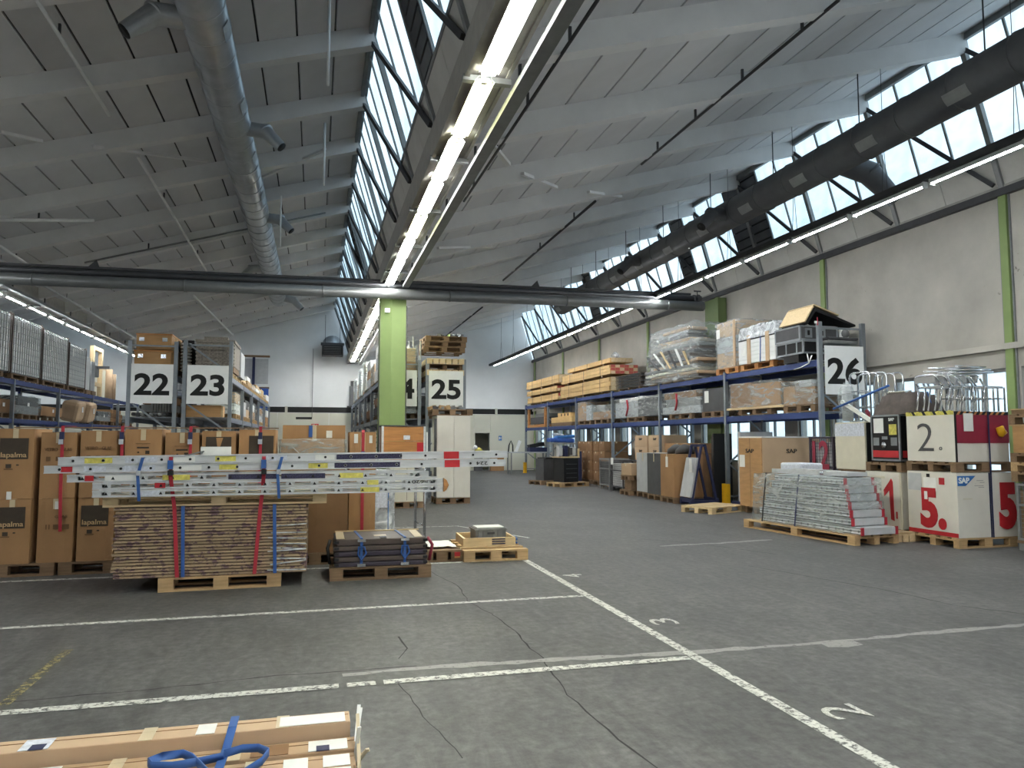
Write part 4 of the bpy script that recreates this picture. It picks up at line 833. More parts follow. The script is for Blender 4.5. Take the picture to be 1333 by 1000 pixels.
# goods on rack twenty-five
for k in range(2):
    pallet(('under the lower tier', 'under the upper tier')[k]+' of block ended timbers on rack twenty-five', 3.38, 20.55, 3.155+.31*k, 0, 1.05, .9, 'wood_dark', 0)
    t = thing('timber_stack', '%s tier of pale block ended timbers on rack twenty-five' % ('lower', 'upper')[k], 'timber', (3.38, 20.6, 3.30+.31*k))
    for i in range(6): pbox('timber', 'timber_end', (.145, 1.3, .15), (-.44+.175*i, .0, .075), t)
for k in range(3): pallet(('lowest', 'middle', 'topmost')[k]+' of the dark pallets stacked on rack twenty-five', 3.35+.02*k, 20.5, 3.94+.15*k, .02*k, 1.15, .95, 'wood_dark', 1)
t = thing('metal_fittings', 'small metal parts on the topmost pallet of rack twenty-five', 'fittings', (3.37, 20.45, 4.385))
for k in range(10): MB().obox((random.uniform(-.4, .5), random.uniform(-.3, .3), .05), (random.uniform(.08, .2), .08, .09), (0, random.uniform(-.3, .3), random.uniform(0, 3))).build('fitting', random.choice(('galv', 'chrome', 'grey')), t)
# rack twenty-four: boxes on both levels seen past the column
mm = ['carton', 'grey_light', 'carton_pale', 'grey', 'paper', 'carton_dark', 'grey_dark', 'cream']
adj = {'carton': 'brown', 'grey_light': 'light grey', 'carton_pale': 'pale tan', 'grey': 'grey', 'paper': 'white', 'carton_dark': 'dark brown', 'grey_dark': 'dark grey', 'cream': 'cream', 'wood_pale': 'pale wooden', 'wood': 'wooden'}
ords = ['first', 'second', 'third', 'fourth', 'fifth', 'sixth', 'seventh', 'eighth', 'ninth', 'tenth', 'eleventh', 'twelfth']
def shelf_row(which, x0, x1, y0, y1, z, n, hs, mats, pal='wood_dark', seed=1, film_every=0, gap=.06, skip=()):
    """row of different packed goods on pallets along a rack level"""
    rnd = random.Random(seed); step = (y1-y0)/n; a0 = min(x0, x1)
    for i in range(n):
        if i in skip: continue
        m = mats[i % len(mats)]; h = hs[i % len(hs)]; L = step-gap; yc = y0+step*(i+.5); W = abs(x1-x0)*rnd.uniform(.85, 1)
        pallet('under the %s load %s' % (ords[i], which), (x0+x1)/2, yc, z, PI/2, min(1.2, L), .85, pal, 0)
        t = thing('packed_goods', '%s packed goods, %s %s' % (adj.get(m, 'brown'), ords[i], which), 'packed goods', ((x0+x1)/2, yc, z+.146))
        k = rnd.choice((1, 2, 2, 3)); zz = 0
        for q in range(k):
            hq = h/k; lq = L*(1 if q == 0 else rnd.uniform(.7, .98)); MB().box(-W/2, W/2, -lq/2, lq/2, 0, hq-.012).build('package', m if q % 2 == 0 else mats[(i+q+1) % len(mats)], t, bevel=.01, loc=(rnd.uniform(-.02, .02), rnd.uniform(-.04, .04), zz)); zz += hq
        pbox('label', 'paper', (.004, .14, .10), (-W/2-.03, .1*rnd.uniform(-1, 1), h*.55), t); pbox('label', 'paper', (.004, .14, .10), (W/2+.03, .1*rnd.uniform(-1, 1), h*.55), t)
        if film_every and i % film_every == 0: wrap(t, W+.02, L, h, seed+i, .025, 'film')
shelf_row('on the top level of rack twenty-four', 1.66, 2.66, 20.1, 36.0, TOPZ, 10, (.75, 1.05, .62, .9, 1.0), ['carton', 'paper', 'carton_pale', 'grey_light', 'cream'], seed=3, film_every=2)
shelf_row('on the lower level of rack twenty-four', 1.66, 2.66, 20.1, 36.0, MIDZ, 10, (.6, .5, .68, .55), ['grey_light', 'grey_dark', 'paper', 'carton_dark'], seed=4, film_every=2)
shelf_row('on the lower level of rack twenty-five', 2.9, 3.88, 20.1, 26.4, MIDZ, 4, (.5, .6), ['grey', 'carton_dark', 'grey_light'], seed=5)
t = thing('floor_fan', 'slim dark upright machine at the far end of rack twenty-four', 'machine', (1.72, 36.4, 3.12)); pbox('body', 'grey_dark', (.4, .4, 1.0), (0, 0, .5), t); pbox('head', 'black', (.3, .3, .25), (0, 0, 1.12), t); pbox('tray', 'black', (.6, .6, .05), (0, 0, .02), t)
# small posts standing on rack twenty-four
t = thing('bundled_posts', 'bundle of pale posts standing on rack twenty-four behind the column', 'posts', (2.55, 20.4, 3.16))
for k in range(5): MB().tube([(-.2+.1*k, .05*(k % 2), 0), (-.2+.1*k, .05*(k % 2), 1.0+.12*(k % 3))], .022, 6).build('post', 'grey_light', t)
pbox('cream_panel', 'cream', (.5, .04, .55), (.0, .2, .28), t)
# ================================================================ left racks
for k, (y0, y1) in enumerate(((19.2, 21.9), (22.0, 24.15), (24.25, 26.55), (26.65, 28.5))):
    pallet('under the %s tall grey mesh box on the left rack' % ords[k], -8.2, (y0+y1)/2, TOPZ, PI/2, min(2.0, y1-y0), .95, 'wood_dark', 1)
    t = thing('mesh_box', '%s tall grey ribbed mesh box on the left rack' % ords[k], 'mesh box', (-8.2, (y0+y1)/2, TOPZ+.146)); W, D, H = .95, y1-y0, (1.55, 1.55, 1.5, 1.38)[k]
    MB().box(-W/2+.03, W/2-.03, -D/2+.03, D/2-.03, 0, H).build('box_body', 'mesh_grey', t)
    n = int(D/.15)
    for i in range(n): pbox('rib', 'rib_grey', (.03, .07, H-.06), (W/2-.015, -D/2+.05+i*(D-.1)/(n-1), H/2), t)
    for i in range(9): pbox('cross_wire', 'galv', (.016, D-.06, .012), (W/2-.002, 0, .1+i*(H-.2)/8), t)
    for y in (-1, 1): pbox('corner_post', 'brown_pad', (.05, .045, H+.03), (W/2-.01, y*(D/2-.025), H/2), t)
    n = int(W/.15)
    for i in range(n): pbox('rib', 'rib_grey', (.07, .03, H-.06), (-W/2+.05+i*(W-.1)/(n-1), -D/2+.015, H/2), t)
    pbox('label', 'paper', (.006, .13, .26), (W/2+.008, -D/2+.42, H*.80), t)
for lab, m, y, h, d in (('first white panel stack behind the mesh boxes on the left rack', 'white', 28.95, 1.15, .5), ('second white panel stack behind the mesh boxes on the left rack', 'grey_light', 29.6, 1.05, .5)):
    t = thing('panel_stack', lab, 'panels', (-8.2, y, TOPZ))
    for k in range(4): pbox('panel', m, (.85, .09, h), (0, -.18+.12*k, .146+h/2), t)
    pbox('base_board', 'wood_dark', (.95, d, .14), (0, 0, .07), t)
t = thing('timber_surround', 'tall yellow wooden frame on the left rack', 'frame', (-8.1, 31.2, TOPZ))
for y in (-.55, .55): pbox('upright_board', 'wood_pale', (.14, .14, 1.9), (0, y, .95), t)
for z in (1.83, .5): pbox('cross_board', 'wood_pale', (.12, .96, .14), (0, 0, z), t)
t = thing('packing_tubes', 'pair of tan cardboard tubes standing on the left rack', 'tubes', (-8.0, 33.0, TOPZ))
for k, (y, h) in enumerate(((-.35, 1.2), (.2, 1.05))): MB().tube([(0, y, 0), (0, y, h)], .13, 12).build('tube', 'carton_pale', t, True)
t = thing('grey_machine', 'small grey machine in front of the wooden frame on the left rack', 'machine', (-8.05, 30.18, TOPZ)); pbox('stand', 'grey_light', (.3, .3, .7), (0, 0, .35), t); pbox('head', 'grey', (.5, .5, .4), (0, 0, .9), t); pbox('arm', 'grey_dark', (.5, .1, .1), (.4, 0, 1.05), t)
for k, y in enumerate((30.6, 31.8, 33.0, 34.2)): pallet('%s under the mixed goods at the far end of the left rack' % ords[k], -8.2, y, TOPZ-.146+.0, PI/2, 1.1, .85, 'wood_dark', 0) if False else None
t = thing('partition_board', 'pale yellow panel leaning on the wall behind the left rack', 'panel', (-8.75, 33.5, TOPZ)); pbox('panel', 'cream', (.05, 3.4, 1.35), (0, 0, .68), t); pbox('edge', 'wood_pale', (.06, 3.4, .05), (0, 0, 1.37), t)
shelf_row('on the lower level of the left rack', -8.65, -7.85, 19.0, 36.3, MIDZ, 9, (.42, .36, .5, .3, .46), ['grey_dark', 'carton_dark', 'grey', 'carton'], seed=9, film_every=2, skip=(4, 5))
for k, y in enumerate((27.3, 28.6)):
    t = thing('upholstered_seat', '%s tan upholstered seat back on the lower level of the left rack' % ('nearer', 'farther')[k], 'seat', (-7.85, y, MIDZ+.03)); MB().obox((.1, .1, .36), (.55, .75, .68), (.12, .2, 0)).build('seat_body', 'carton_pale', t, bevel=.12); pbox('label', 'paper', (.01, .12, .2), (.40, .05, .4), t)
# rack twenty-two and 23
for k, (z, h) in enumerate(((TOPZ+.24, .40), (TOPZ+.66, .40))):
    t = thing('wooden_chest', '%s wooden chest with metal latches above sign twenty-two' % ('lower', 'upper')[k], 'chest', (-3.98+.02*k, 21.2, z)); W, D = .84-.03*k, 2.0
    MB().box(-W/2, W/2, -D/2, D/2, 0, h-.04).build('chest_body', 'ply', t); pbox('lid', 'wood_orange', (W+.03, D+.03, .035), (0, 0, h-.02), t)
    for x in (-.28, .25): pbox('latch', 'chrome', (.12, .02, .1), (x, -D/2-.01, h*.62), t)
    for y in (-.45, .1, .6): pbox('batten', 'wood', (.025, .14, h-.05), (W/2+.012, y, h/2-.02), t)
    if k: letters('A', t, (W/2+.028, -.15, h*.5), 'right', .4, .28, 'digit_black', .03, 'marking')
    else: pbox('base_batten', 'wood_dark', (W, D, .1), (0, 0, -.05), t)
pallet('under the wooden chests above sign twenty-two', -3.98, 21.1, TOPZ-.005, PI/2, 1.2, .8, 'wood_dark', 1)
t = thing('coil_stack', 'stack of white coiled hoses between signs twenty-two and twenty-three', 'hoses', (-3.30, 21.3, TOPZ)); 
for k in range(9): MB().tube([(.12*math.cos(a*PI/5), -.5+.16*math.sin(a*PI/5), .2+.085*k) for a in range(10)], .022, 5, True).build('coil', 'white', t, True)
pbox('carrier', 'black', (.3, 1.2, 1.0), (.0, .35, .52), t)
t = thing('wicker_basket', 'grey wicker hamper with lid above sign twenty-three', 'basket', (-2.54, 21.1, TOPZ+.29)); W, D, H = .92, 1.5, .60
MB().box(-W/2, W/2, -D/2, D/2, 0, H).build('basket_body', 'wicker', t, bevel=.02)
for i in range(10):
    x = -W/2+.05+i*(W-.1)/9; pbox('woven_stake', 'wicker', (.035, .03, H), (x, -D/2-.006, H/2), t)
for i in range(6): pbox('woven_band', 'wicker', (W+.02, .03, .04), (0, -D/2-.01, .06+i*.095), t)
pbox('lid', 'wicker', (W+.04, D+.04, .07), (0, 0, H+.04), t); pbox('lid_roll', 'wicker', (W*.62, .3, .09), (0, -.5, H+.12), t)
MB().box(-W/2-.01, W/2+.03, -D/2+.05, D/2+.9, 0, H+.02).build('grey_cover', 'grey_light', t) if False else None
t2 = solid('grey covered box behind the wicker hamper', 'covered_box', 'box', 'grey_light', -3.0, -2.06, 21.95, 23.1, TOPZ+.146, TOPZ+.85)
pallet('under the wicker hamper', -2.56, 21.0, TOPZ, PI/2, 1.2, .85, 'wood_pale', 1); pallet('under the grey covered box', -2.56, 22.5, TOPZ, PI/2, 1.2, .85, 'wood_pale', 1)
t = thing('hamper_base', 'wooden base boards under the wicker hamper', 'boards', (-2.54, 21.1, TOPZ+.146)); pbox('board', 'wood_dark', (.9, 1.4, .13), (0, 0, .07), t)
shelf_row('on the top level of rack twenty-three', -3.0, -2.12, 23.4, 36.0, TOPZ, 8, (.22, .3, .14, .25), ['wood_pale', 'wood', 'grey_light', 'paper'], 'wood', seed=12)
shelf_row('on the lower level of rack twenty-three', -3.0, -2.12, 21.6, 36.0, MIDZ, 9, (.6, .45, .55, .5), ['paper', 'grey_light', 'carton_pale', 'carton', 'grey_dark'], 'wood', seed=13, film_every=3)
shelf_row('on the lower level of rack twenty-two', -4.4, -3.5, 20.9, 36.0, MIDZ, 9, (.4, .5, .35), ['grey', 'grey_dark', 'carton_dark'], 'wood_dark', seed=14)
t = solid('honey coloured wooden box on the lower level below sign twenty-three', 'wooden_box', 'box', 'ply', -3.16, -2.33, 20.15, 20.9, MIDZ-.2+.2, MIDZ+.30); pbox('end_batten', 'wood_pale', (.05, .03, .28), (.43, -.36, .15), t)
t = thing('red_sheet', 'dark red folded sheet above the wooden box below sign twenty-three', 'sheet', (-2.68, 20.45, MIDZ+.42)); MB().box(-.45, .5, -.3, .3, 0, .14).build('fold', 'burgundy', t, bevel=.03); MB().box(-.47, .2, -.31, .28, .14, .2).build('fold', 'grey_dark', t, bevel=.02)
t = thing('pipe_bundle', 'bundle of dark pipe ends on the lower level below sign twenty-two', 'pipes', (-3.95, 20.5, MIDZ-.07+.075))
for k in range(9): MB().tube([(-.42+.1*k, -.35, .06), (-.42+.1*k, .35, .06)], .045, 8).build('pipe', random.choice(('grey_dark', 'black', 'grey')), t, True)
t = thing('grey_radiators', 'grey ribbed radiators standing below sign twenty-two', 'radiators', (-3.85, 20.75, MIDZ+.15))
for k in range(9): pbox('rib', 'grey', (.05, .15, .34), (-.2+.065*k, 0, .17), t)
# blue mezzanine frame against the far wall
t = thing('steel_platform', 'blue and brown steel platform frame on the far wall behind rack twenty-three', 'platform', (-2.85, 36.9, 0))
for z in (5.5, 4.0): pbox('cross_beam', 'wood_dark', (1.35, .1, .09), (0, 0, z), t)
pbox('post', 'navy', (.12, .1, 5.5), (-.05, .1, 2.75), t); pbox('blue_panel', 'blue_sheet', (.6, .06, 1.4), (.35, -.02, 3.3), t); pbox('pale_panel', 'grey_light', (1.2, .02, 1.2), (0, .2, 4.8), t)
# ================================================================ goods on the right rack, top level
t = solid('upper black flight case with steel edges behind sign twenty-six', 'flight_case', 'case', 'grey_dark', 9.55, 10.45, 13.15, 14.0, 3.60, 3.90, .004, 'galv')
for y in (-.2, .12): pbox('latch_plate', 'galv', (.17, .01, .2), (y-.05, -.432, .15), t); pbox('latch', 'black', (.05, .012, .1), (y-.05, -.440, .15), t)
t = solid('lower black flight case with steel edges behind sign twenty-six', 'flight_case', 'case', 'black', 9.58, 10.5, 13.1, 14.0, 3.32, 3.59, .004, 'galv')
for y in (-.25, .1): pbox('side_profile', 'galv', (.01, .035, .25), (-.467, y, .13), t)
t = thing('rubber_blocks', 'black support blocks under the lower flight case', 'blocks', (10.0, 13.5, TOPZ))
for x in (-.3, .1): pbox('block', 'black', (.25, .5, .16), (x, 0, .08), t)
t = thing('plywood_panel', 'tilted plywood panel with black underside on the flight cases', 'panel', (10.05, 13.45, 3.92)); MB().prism([(-.42, .02), (-.22, .34), (.75, .02), (.75, -.02), (-.2, .26), (-.40, -.02)], 'y', -.42, .42).build('black_sheet', 'black', t); MB().obox((-.36, 0, .20), (.40, .86, .03), (0, -1.0, 0)).build('plywood', 'wood_pale', t); MB().obox((.05, .0, .30), (.62, .86, .025), (0, .32, 0)).build('plywood', 'wood_pale', t)
t = thing('cloth_roll', 'rolled grey cloth lying beside the flight cases above sign twenty-six', 'roll', (10.62, 13.2, 3.66)); MB().tube([(-.05, -.15, .09), (.02, .5, .09)], .09, 12).build('roll', 'grey', t, True); pbox('end_wrap', 'paper', (.2, .05, .19), (-.05, -.1, .09), t)
t = thing('folded_awning', 'flat grey folded awning on the end of rack twenty-six', 'awning', (10.25, 12.95, 3.50)); MB().box(-.3, .42, -.15, .3, 0, .07).build('fold', 'grey', t, bevel=.02); MB().box(-.3, .42, -.16, .3, .075, .13).build('fold', 'grey_dark', t, bevel=.02)
t = thing('knotted_cord', 'white cord knotted around the blue beam next to sign twenty-six', 'cord', (9.618, 12.95, 3.05)); MB().tube([(-.02, -.1, .2), (-.02, .0, .05), (-.02, .3, -.02), (-.02, .5, -.04)], .012, 5).build('cord', 'white', t, True); MB().tube([(-.02, .0, .05), (-.02, .05, .25)], .012, 5).build('cord_end', 'white', t, True)
t = thing('red_tag', 'red and white tag tied to the end post of rack twenty-six', 'tag', (9.575, 12.63, 3.9)); pbox('ribbon', 'red_strap', (.02, .01, .16), (0, -.01, 0), t); pbox('paper_tag', 'paper', (.06, .008, .05), (-.04, -.01, -.02), t)
pallet('under the white panels on the right rack', 10.1, 14.85, TOPZ, PI/2, 1.3, .95, 'wood_orange', 1); pallet('under the silver wrapped cartons on the right rack', 10.1, 16.1, TOPZ, PI/2, 1.0, .95, 'wood_orange', 1)
t = thing('panel_stack', 'stack of white panels with tan boards and blue strap on the right rack', 'panels', (10.1, 14.8, TOPZ+.146)); W, D = 1.0, 1.45
for k in range(6): pbox('panel', 'white', (W, D, .085), (0, 0, .05+.09*k), t)
for y in (-.45, .28): pbox('tan_board', 'carton_pale', (.02, .13, .66), (-W/2-.012, y, .32), t)
pbox('top_board', 'black', (W, D, .02), (0, 0, .56), t); strap(t, [(-W/2-.014, -.2, .62), (-W/2-.014, -.16, 0)], .03, 'blue_strap', along='y'); o = wrap(t, W, D, .30, 21, .03, 'film_milky', .12, .57, 'film_cover'); pbox('notice', 'paper', (.004, .2, .26), (-W/2-.004, .5, .34), t)
MB().box(-.46, .46, -.66, .66, .575, .80).build('cover_load', 'grey_light', t)
t = thing('wrapped_cartons', 'tall silver wrapped cartons beside the white panels on the right rack', 'wrapped load', (10.1, 16.1, TOPZ+.146)); W, D = .95, .95
for k in range(3): pbox('package', ('carton_pale', 'grey_light', 'carton_pale')[k], (W-.04, D-.03, .37), (0, 0, .19+.375*k), t)
wrap(t, W, D, 1.14, 31, .025, 'film'); pbox('cardboard_corner', 'carton_pale', (.012, .1, 1.1), (-W/2-.04, -.42, .56), t); pbox('label', 'paper', (.004, .16, .22), (-W/2-.045, .3, .85), t)
# big wrapped heap
t = thing('wrapped_heap', 'large heap of folded sheets wrapped in clear film on the right rack', 'wrapped load', (10.05, 19.0, TOPZ)); rnd = random.Random(5)
for k in range(15):
    z = .05+.097*k; f = 1-.02*k-(.16 if k > 9 else 0); MB().box(-.5*f, .5*f, -1.55*f, 1.55*f, 0, .085).build('folded_sheet', ('carton_pale', 'grey_dark', 'cloth_pale', 'grey', 'cream', 'brown_pad')[rnd.randrange(6)], t, bevel=.02, loc=(rnd.uniform(-.03, .03), rnd.uniform(-.2, .2), z)).rotation_euler = (rnd.uniform(-.03, .03), rnd.uniform(-.04, .04), rnd.uniform(-.05, .05))
for k in range(6): MB().bar((-.53, -1.2+.35*k, .35+.1*rnd.random()), (-.53, -.9+.45*k, .75+.2*rnd.random()), .06, .03).build('loose_strip', ('wood_pale', 'paper', 'grey_dark')[k % 3], t)
wrap(t, 1.04, 3.1, 1.55, 41, .05, 'film', .18)
for k in range(4): MB().tube([(-.25, -1.25+.75*k, .10), (-.3, -1.0+.75*k, .13), (-.25, -.62+.75*k, .09)], [.1, .16, .1], 10).build('tan_sack', 'carton_pale', t, True)
t = thing('board_stack', 'stack of thin dark boards between the timber and the wrapped heap', 'boards', (10.15, 22.05, TOPZ))
for k in range(9): pbox('board', ('brown_pad', 'grey_dark')[k % 2], (1.0, 2.1-.05*(k % 3), .022), (0, .04*(k % 3), .08+.05*k), t); 
for y in (-.8, 0, .8): pbox('bearer', 'wood_dark', (1.0, .08, .068), (0, y, .034), t)
for k in range(8):
    for y in (-.7, .7): pbox('spacer', 'wood_dark', (.9, .05, .028), (0, y, .105+.05*k), t)
def timber_pile(label, yc, L, tiers, rows, colsn, z0, end_m, W=1.0, shrink=0, seed=1):
    t = thing('timber_pile', label, 'timber', (10.12, yc, z0)); rnd = random.Random(seed); z = 0
    for k in range(3): pbox('bearer', 'wood_dark', (W, .1, .08), (0, -L*.35+k*L*.35, .04), t)
    z = .08; h = tiers/rows; w = W/colsn
    for r in range(rows):
        for c in range(colsn):
            l = L*rnd.uniform(.96, 1.0); m = pbox('timber', 'timber_yellow', (w-.012, round(l, 2), h-.008), (-W/2+w*(c+.5), rnd.uniform(-.03, .03), z+h/2), t)
            pbox('painted_end', end_m if (r+c) % 3 else 'timber_end', (w-.014, .01, h-.012), (-W/2+w*(c+.5), -L/2-.04, z+h/2), t)
        z += h
    for y in (-L*.32, 0, L*.3): strap(t, [(W/2, y, z), (-W/2-.004, y, z), (-W/2-.006, y, .08)], .03, 'steel_dark', along='y')
    return z
timber_pile('lower yellow timber pile with white ends on the right rack', 26.2, 5.4, .46, 3, 5, TOPZ, 'timber_end', seed=1)
timber_pile('middle yellow timber pile with red ends on the right rack', 26.1, 5.2, .32, 3, 6, TOPZ+.56, 'timber_red', seed=2)
timber_pile('top loose timber pile on the right rack', 26.0, 4.6, .16, 1, 6, TOPZ+.98, 'timber_end', .8, seed=3)
timber_pile('lower timber pile at the far end of the right rack', 31.5, 4.7, .26, 2, 6, TOPZ, 'timber_red', seed=4); timber_pile('middle timber pile at the far end of the right rack', 31.6, 4.6, .22, 2, 6, TOPZ+.36, 'timber_red', seed=5); timber_pile('upper timber pile at the far end of the right rack', 31.5, 4.9, .34, 2, 7, TOPZ+.68, 'timber_end', seed=6)
t = thing('foil_ball', 'crumpled pale foil on top of the loose timber pile', 'foil', (10.1, 24.2, TOPZ+1.23)); MB().tube([(0, 0, 0), (0, 0, .12), (0, 0, .25)], [.12, .17, .05], 8).build('foil', 'film_milky', t, True)
# middle level
def wrapped(label, x0, x1, y0, y1, z, parts, film='film', seed=1, pal=None, name='wrapped_load', pm='wood_dark'):
    if pal: pallet(pal, (x0+x1)/2, (y0+y1)/2, z, PI/2, min(1.3, y1-y0), .95, pm, 1); z += .146
    t = thing(name, label, 'wrapped load', ((x0+x1)/2, (y0+y1)/2, z)); H = 0
    for (a, b, z0, z1, m) in parts:
        MB().box(-(x1-x0)/2+.02, (x1-x0)/2-.02, y0+a*(y1-y0)-(y0+y1)/2, y0+b*(y1-y0)-(y0+y1)/2-.01, z0, z1).build('package', m, t, bevel=.01); H = max(H, z1)
    if film: wrap(t, x1-x0, y1-y0, H, seed, .025, film)
    return t
wrapped('tan cartons wrapped in film on the lower level next to sign twenty-six', 9.62, 10.6, 12.85, 13.9, MIDZ, [(0, .6, 0, .36, 'carton_dark'), (.6, 1, 0, .4, 'carton'), (.1, .5, .36, .5, 'grey_light')], seed=51, pal='under the film wrapped tan cartons next to sign twenty-six')
wrapped('wide tan cartons wrapped in film on the lower level behind sign twenty-six', 9.62, 10.6, 14.0, 16.0, MIDZ, [(0, .55, 0, .55, 'carton'), (.55, 1, 0, .6, 'carton_dark')], seed=52, pal='under the wide film wrapped tan cartons')
t = thing('long_board', 'long pale board sticking out under the wrapped tan cartons', 'board', (9.6, 14.9, MIDZ+.15)); pbox('board', 'wood_pale', (.05, 2.2, .05), (-.04, 0, .0), t)
t = wrapped('dark grey box with a white label on the lower level behind the big heap', 9.65, 10.6, 16.35, 17.4, MIDZ, [(0, 1, 0, .58, 'grey_dark')], None, pal='under the dark grey box'); pbox('label', 'paper', (.006, .2, .3), (-.46, .3, .38), t)
t = wrapped('grey sheets wrapped in film with a red knot on the lower level', 9.65, 10.6, 17.5, 19.7, MIDZ, [(0, 1, .0, .2, 'grey_light'), (0, .9, .2, .42, 'grey'), (.1, .95, .42, .6, 'carton_dark')], seed=53, pal='under the grey sheets with a red knot'); MB().tube([(-.53, .1, .55), (-.54, .05, .3), (-.54, .15, .1)], .03, 6).build('red_knot', 'red_strap', t, True)
t = wrapped('silver wrapped bundle with a red cord on the lower level', 9.65, 10.6, 19.95, 23.2, MIDZ, [(0, .45, 0, .55, 'grey_dark'), (.45, 1, 0, .5, 'grey_light'), (.3, .9, .5, .62, 'paper')], seed=54, pal='under the silver wrapped bundle'); MB().tube([(-.53, .5, .55), (-.54, .4, .3), (-.54, .55, .05)], .03, 6).build('red_cord', 'red_strap', t, True)
wrapped('low wooden box with wrapped goods on the lower level', 9.65, 10.6, 23.6, 25.3, MIDZ, [(0, 1, 0, .28, 'carton'), (.3, .8, .28, .5, 'grey')], seed=55, pal='under the low wooden box'); wrapped('white and tan boxes on the lower level farther back', 9.65, 10.6, 25.4, 26.9, MIDZ, [(0, .4, 0, .55, 'grey_light'), (.4, 1, 0, .7, 'carton')], seed=56, pal='under the white and tan boxes')
t = thing('wooden_tray', 'yellow wooden tray with round holes on the lower level far back', 'tray', (10.1, 28.8, MIDZ)); pbox('box', 'timber_yellow', (.95, 2.6, .22), (0, 0, .25), t); pbox('inner', 'timber_yellow', (.7, 1.6, .16), (0, 0, .45), t); pbox('base', 'wood_dark', (.95, 2.6, .14), (0, 0, .07), t)
for k in range(3): MB().tube([(-.36, -.5+.4*k, .45), (-.345, -.5+.4*k, .45)], .06, 10).build('hole', 'black', t)
t = thing('wooden_cradle', 'orange wooden cradle with dark goods at the far end of the lower level', 'cradle', (10.1, 32.3, MIDZ))
for y in (-1.3, 1.3): pbox('end_post', 'wood_orange', (.1, .14, .85), (-.45, y, .42), t)
pbox('base', 'wood_orange', (.95, 2.6, .12), (0, 0, .06), t); pbox('load', 'grey_dark', (.85, 2.2, .3), (0, 0, .3), t); pbox('load', 'grey', (.6, 1.6, .16), (0, 0, .54), t)
# ================================================================ ground level along the right rack
pallet('under the large tan crate', 9.75, 14.05, 0, 0, 1.5, .8, 'wood_dark')
t = thing('tan_crate', 'large tan fibreboard crate with stencilled letters near the yellow guard', 'crate', (9.75, 14.08, .146)); W, D, H = 1.62, .86, 1.45
MB().box(-W/2, W/2, -D/2, D/2, 0, H).build('crate_body', 'carton_pale', t, bevel=.006); pbox('side_panel', 'ply', (.02, D-.02, H), (-W/2-.01, 0, H/2), t); pbox('lid_edge', 'paper', (W+.02, D+.02, .03), (0, 0, H+.015), t)
letters('SAP', t, (-.12, -D/2-.006, H*.81), 'front', .25, .09, 'digit_black', .01); letters('SAP', t, (-W/2-.026, .0, H*.81), 'left', .3, .085, 'digit_black', .01); pbox('panel_joint', 'wood_dark', (.003, .012, H), (-W/2-.0215, 0, H/2), t); pbox('label', 'paper', (.003, .2, .26), (-W/2-.022, .3, H*.66), t); pbox('handle_hole', 'wood_dark', (.1, .004, .07), (-W/2+.1, -D/2-.002, .5), t)
t = thing('panel_bundle', 'tall white panels leaning behind the yellow guard', 'panels', (10.0, 15.6, 0))
for k in range(4): pbox('panel', 'grey_light', (.85, .03, 1.62), (.02*k, -.1+.07*k, .12+.81), t)
pbox('base_frame', 'navy', (.95, .5, .12), (0, 0, .06), t); strap(t, [(-.45, -.14, 1.0), (.42, -.14, 1.0)], .03, 'red_strap', along='z'); pbox('clamp', 'burgundy', (.1, .06, .07), (-.1, -.16, 1.02), t)
t = thing('dark_boards', 'tall dark boards leaning beside the yellow guard', 'boards', (9.75, 16.75, 0))
for k in range(5): pbox('board', 'brown_pad' if k % 2 else 'black', (.5, .05, 1.7-.04*k), (.03*k, -.15+.07*k, .86), t)
t = thing('stillage', 'blue steel A-frame stillage with white sheets beside the yellow guard', 'stillage', (8.95, 16.35, 0))
for y in (-.24, .24):
    MB().bar((-.32, y, .12), (-.05, y, 1.42), .05).bar((.32, y, .12), (.05, y, 1.42), .05).build('a_frame', 'navy', t)
    pbox('foot', 'navy', (.75, .07, .1), (0, y, .07), t)
pbox('base_rail', 'navy', (.07, .6, .1), (-.32, 0, .12), t); pbox('base_rail', 'navy', (.07, .6, .1), (.32, 0, .12), t); pbox('top_rail', 'navy', (.1, .6, .06), (0, 0, 1.42), t)
for k in range(3): MB().obox((-.27+.04*k, 0, .66), (.025, .52, .95), (0, .20, 0)).build('white_sheet', 'grey_light', t)
pbox('tag', 'paper', (.006, .12, .32), (-.31, -.18, .95), t)
def tall_box(label, m, x0, x1, y0, y1, h, tagm=None, pm='wood_dark'):
    pallet('under the '+label.split(' standing')[0], (x0+x1)/2, (y0+y1)/2, 0, 0, x1-x0, y1-y0, pm, 1)
    t = carton(label, (x0+x1)/2, (y0+y1)/2, .146, x1-x0, y1-y0, h, 0, m, bulge=.006)
    if tagm: pbox('tag', tagm, (.004, .12, .26), (-(x1-x0)/2-.004, .0, h*.82), t)
    return t
tall_box('upright tan carton with a white tag standing by the stillage', 'carton', 8.5, 9.3, 16.75, 17.5, 1.05, 'paper')
tall_box('upright dark grey carton standing behind the tan carton', 'grey_dark', 8.55, 9.3, 17.55, 18.4, 1.05)
tall_box('upright pale grey carton standing behind the dark grey one', 'grey_light', 8.65, 9.4, 18.45, 19.3, 1.05)
t = carton('open tan carton on the pallet left of the pale grey carton', 8.75, 19.75, .56, .5, .5, .32, .2, 'carton_pale'); pallet('raised under the open tan carton', 8.8, 19.75, .42, 0, .6, .6, 'wood_dark', 1); t = carton('dark wooden box under the open tan carton', 8.85, 19.8, .146, .5, .5, .27, 0, 'wood_dark', tape=False); pallet('under the open tan carton', 8.85, 19.8, 0, 0, .7, .7, 'wood_dark', 1)
t = thing('grey_bags', 'dark grey plastic bags on top of the upright cartons', 'bags', (8.95, 17.3, 1.212))
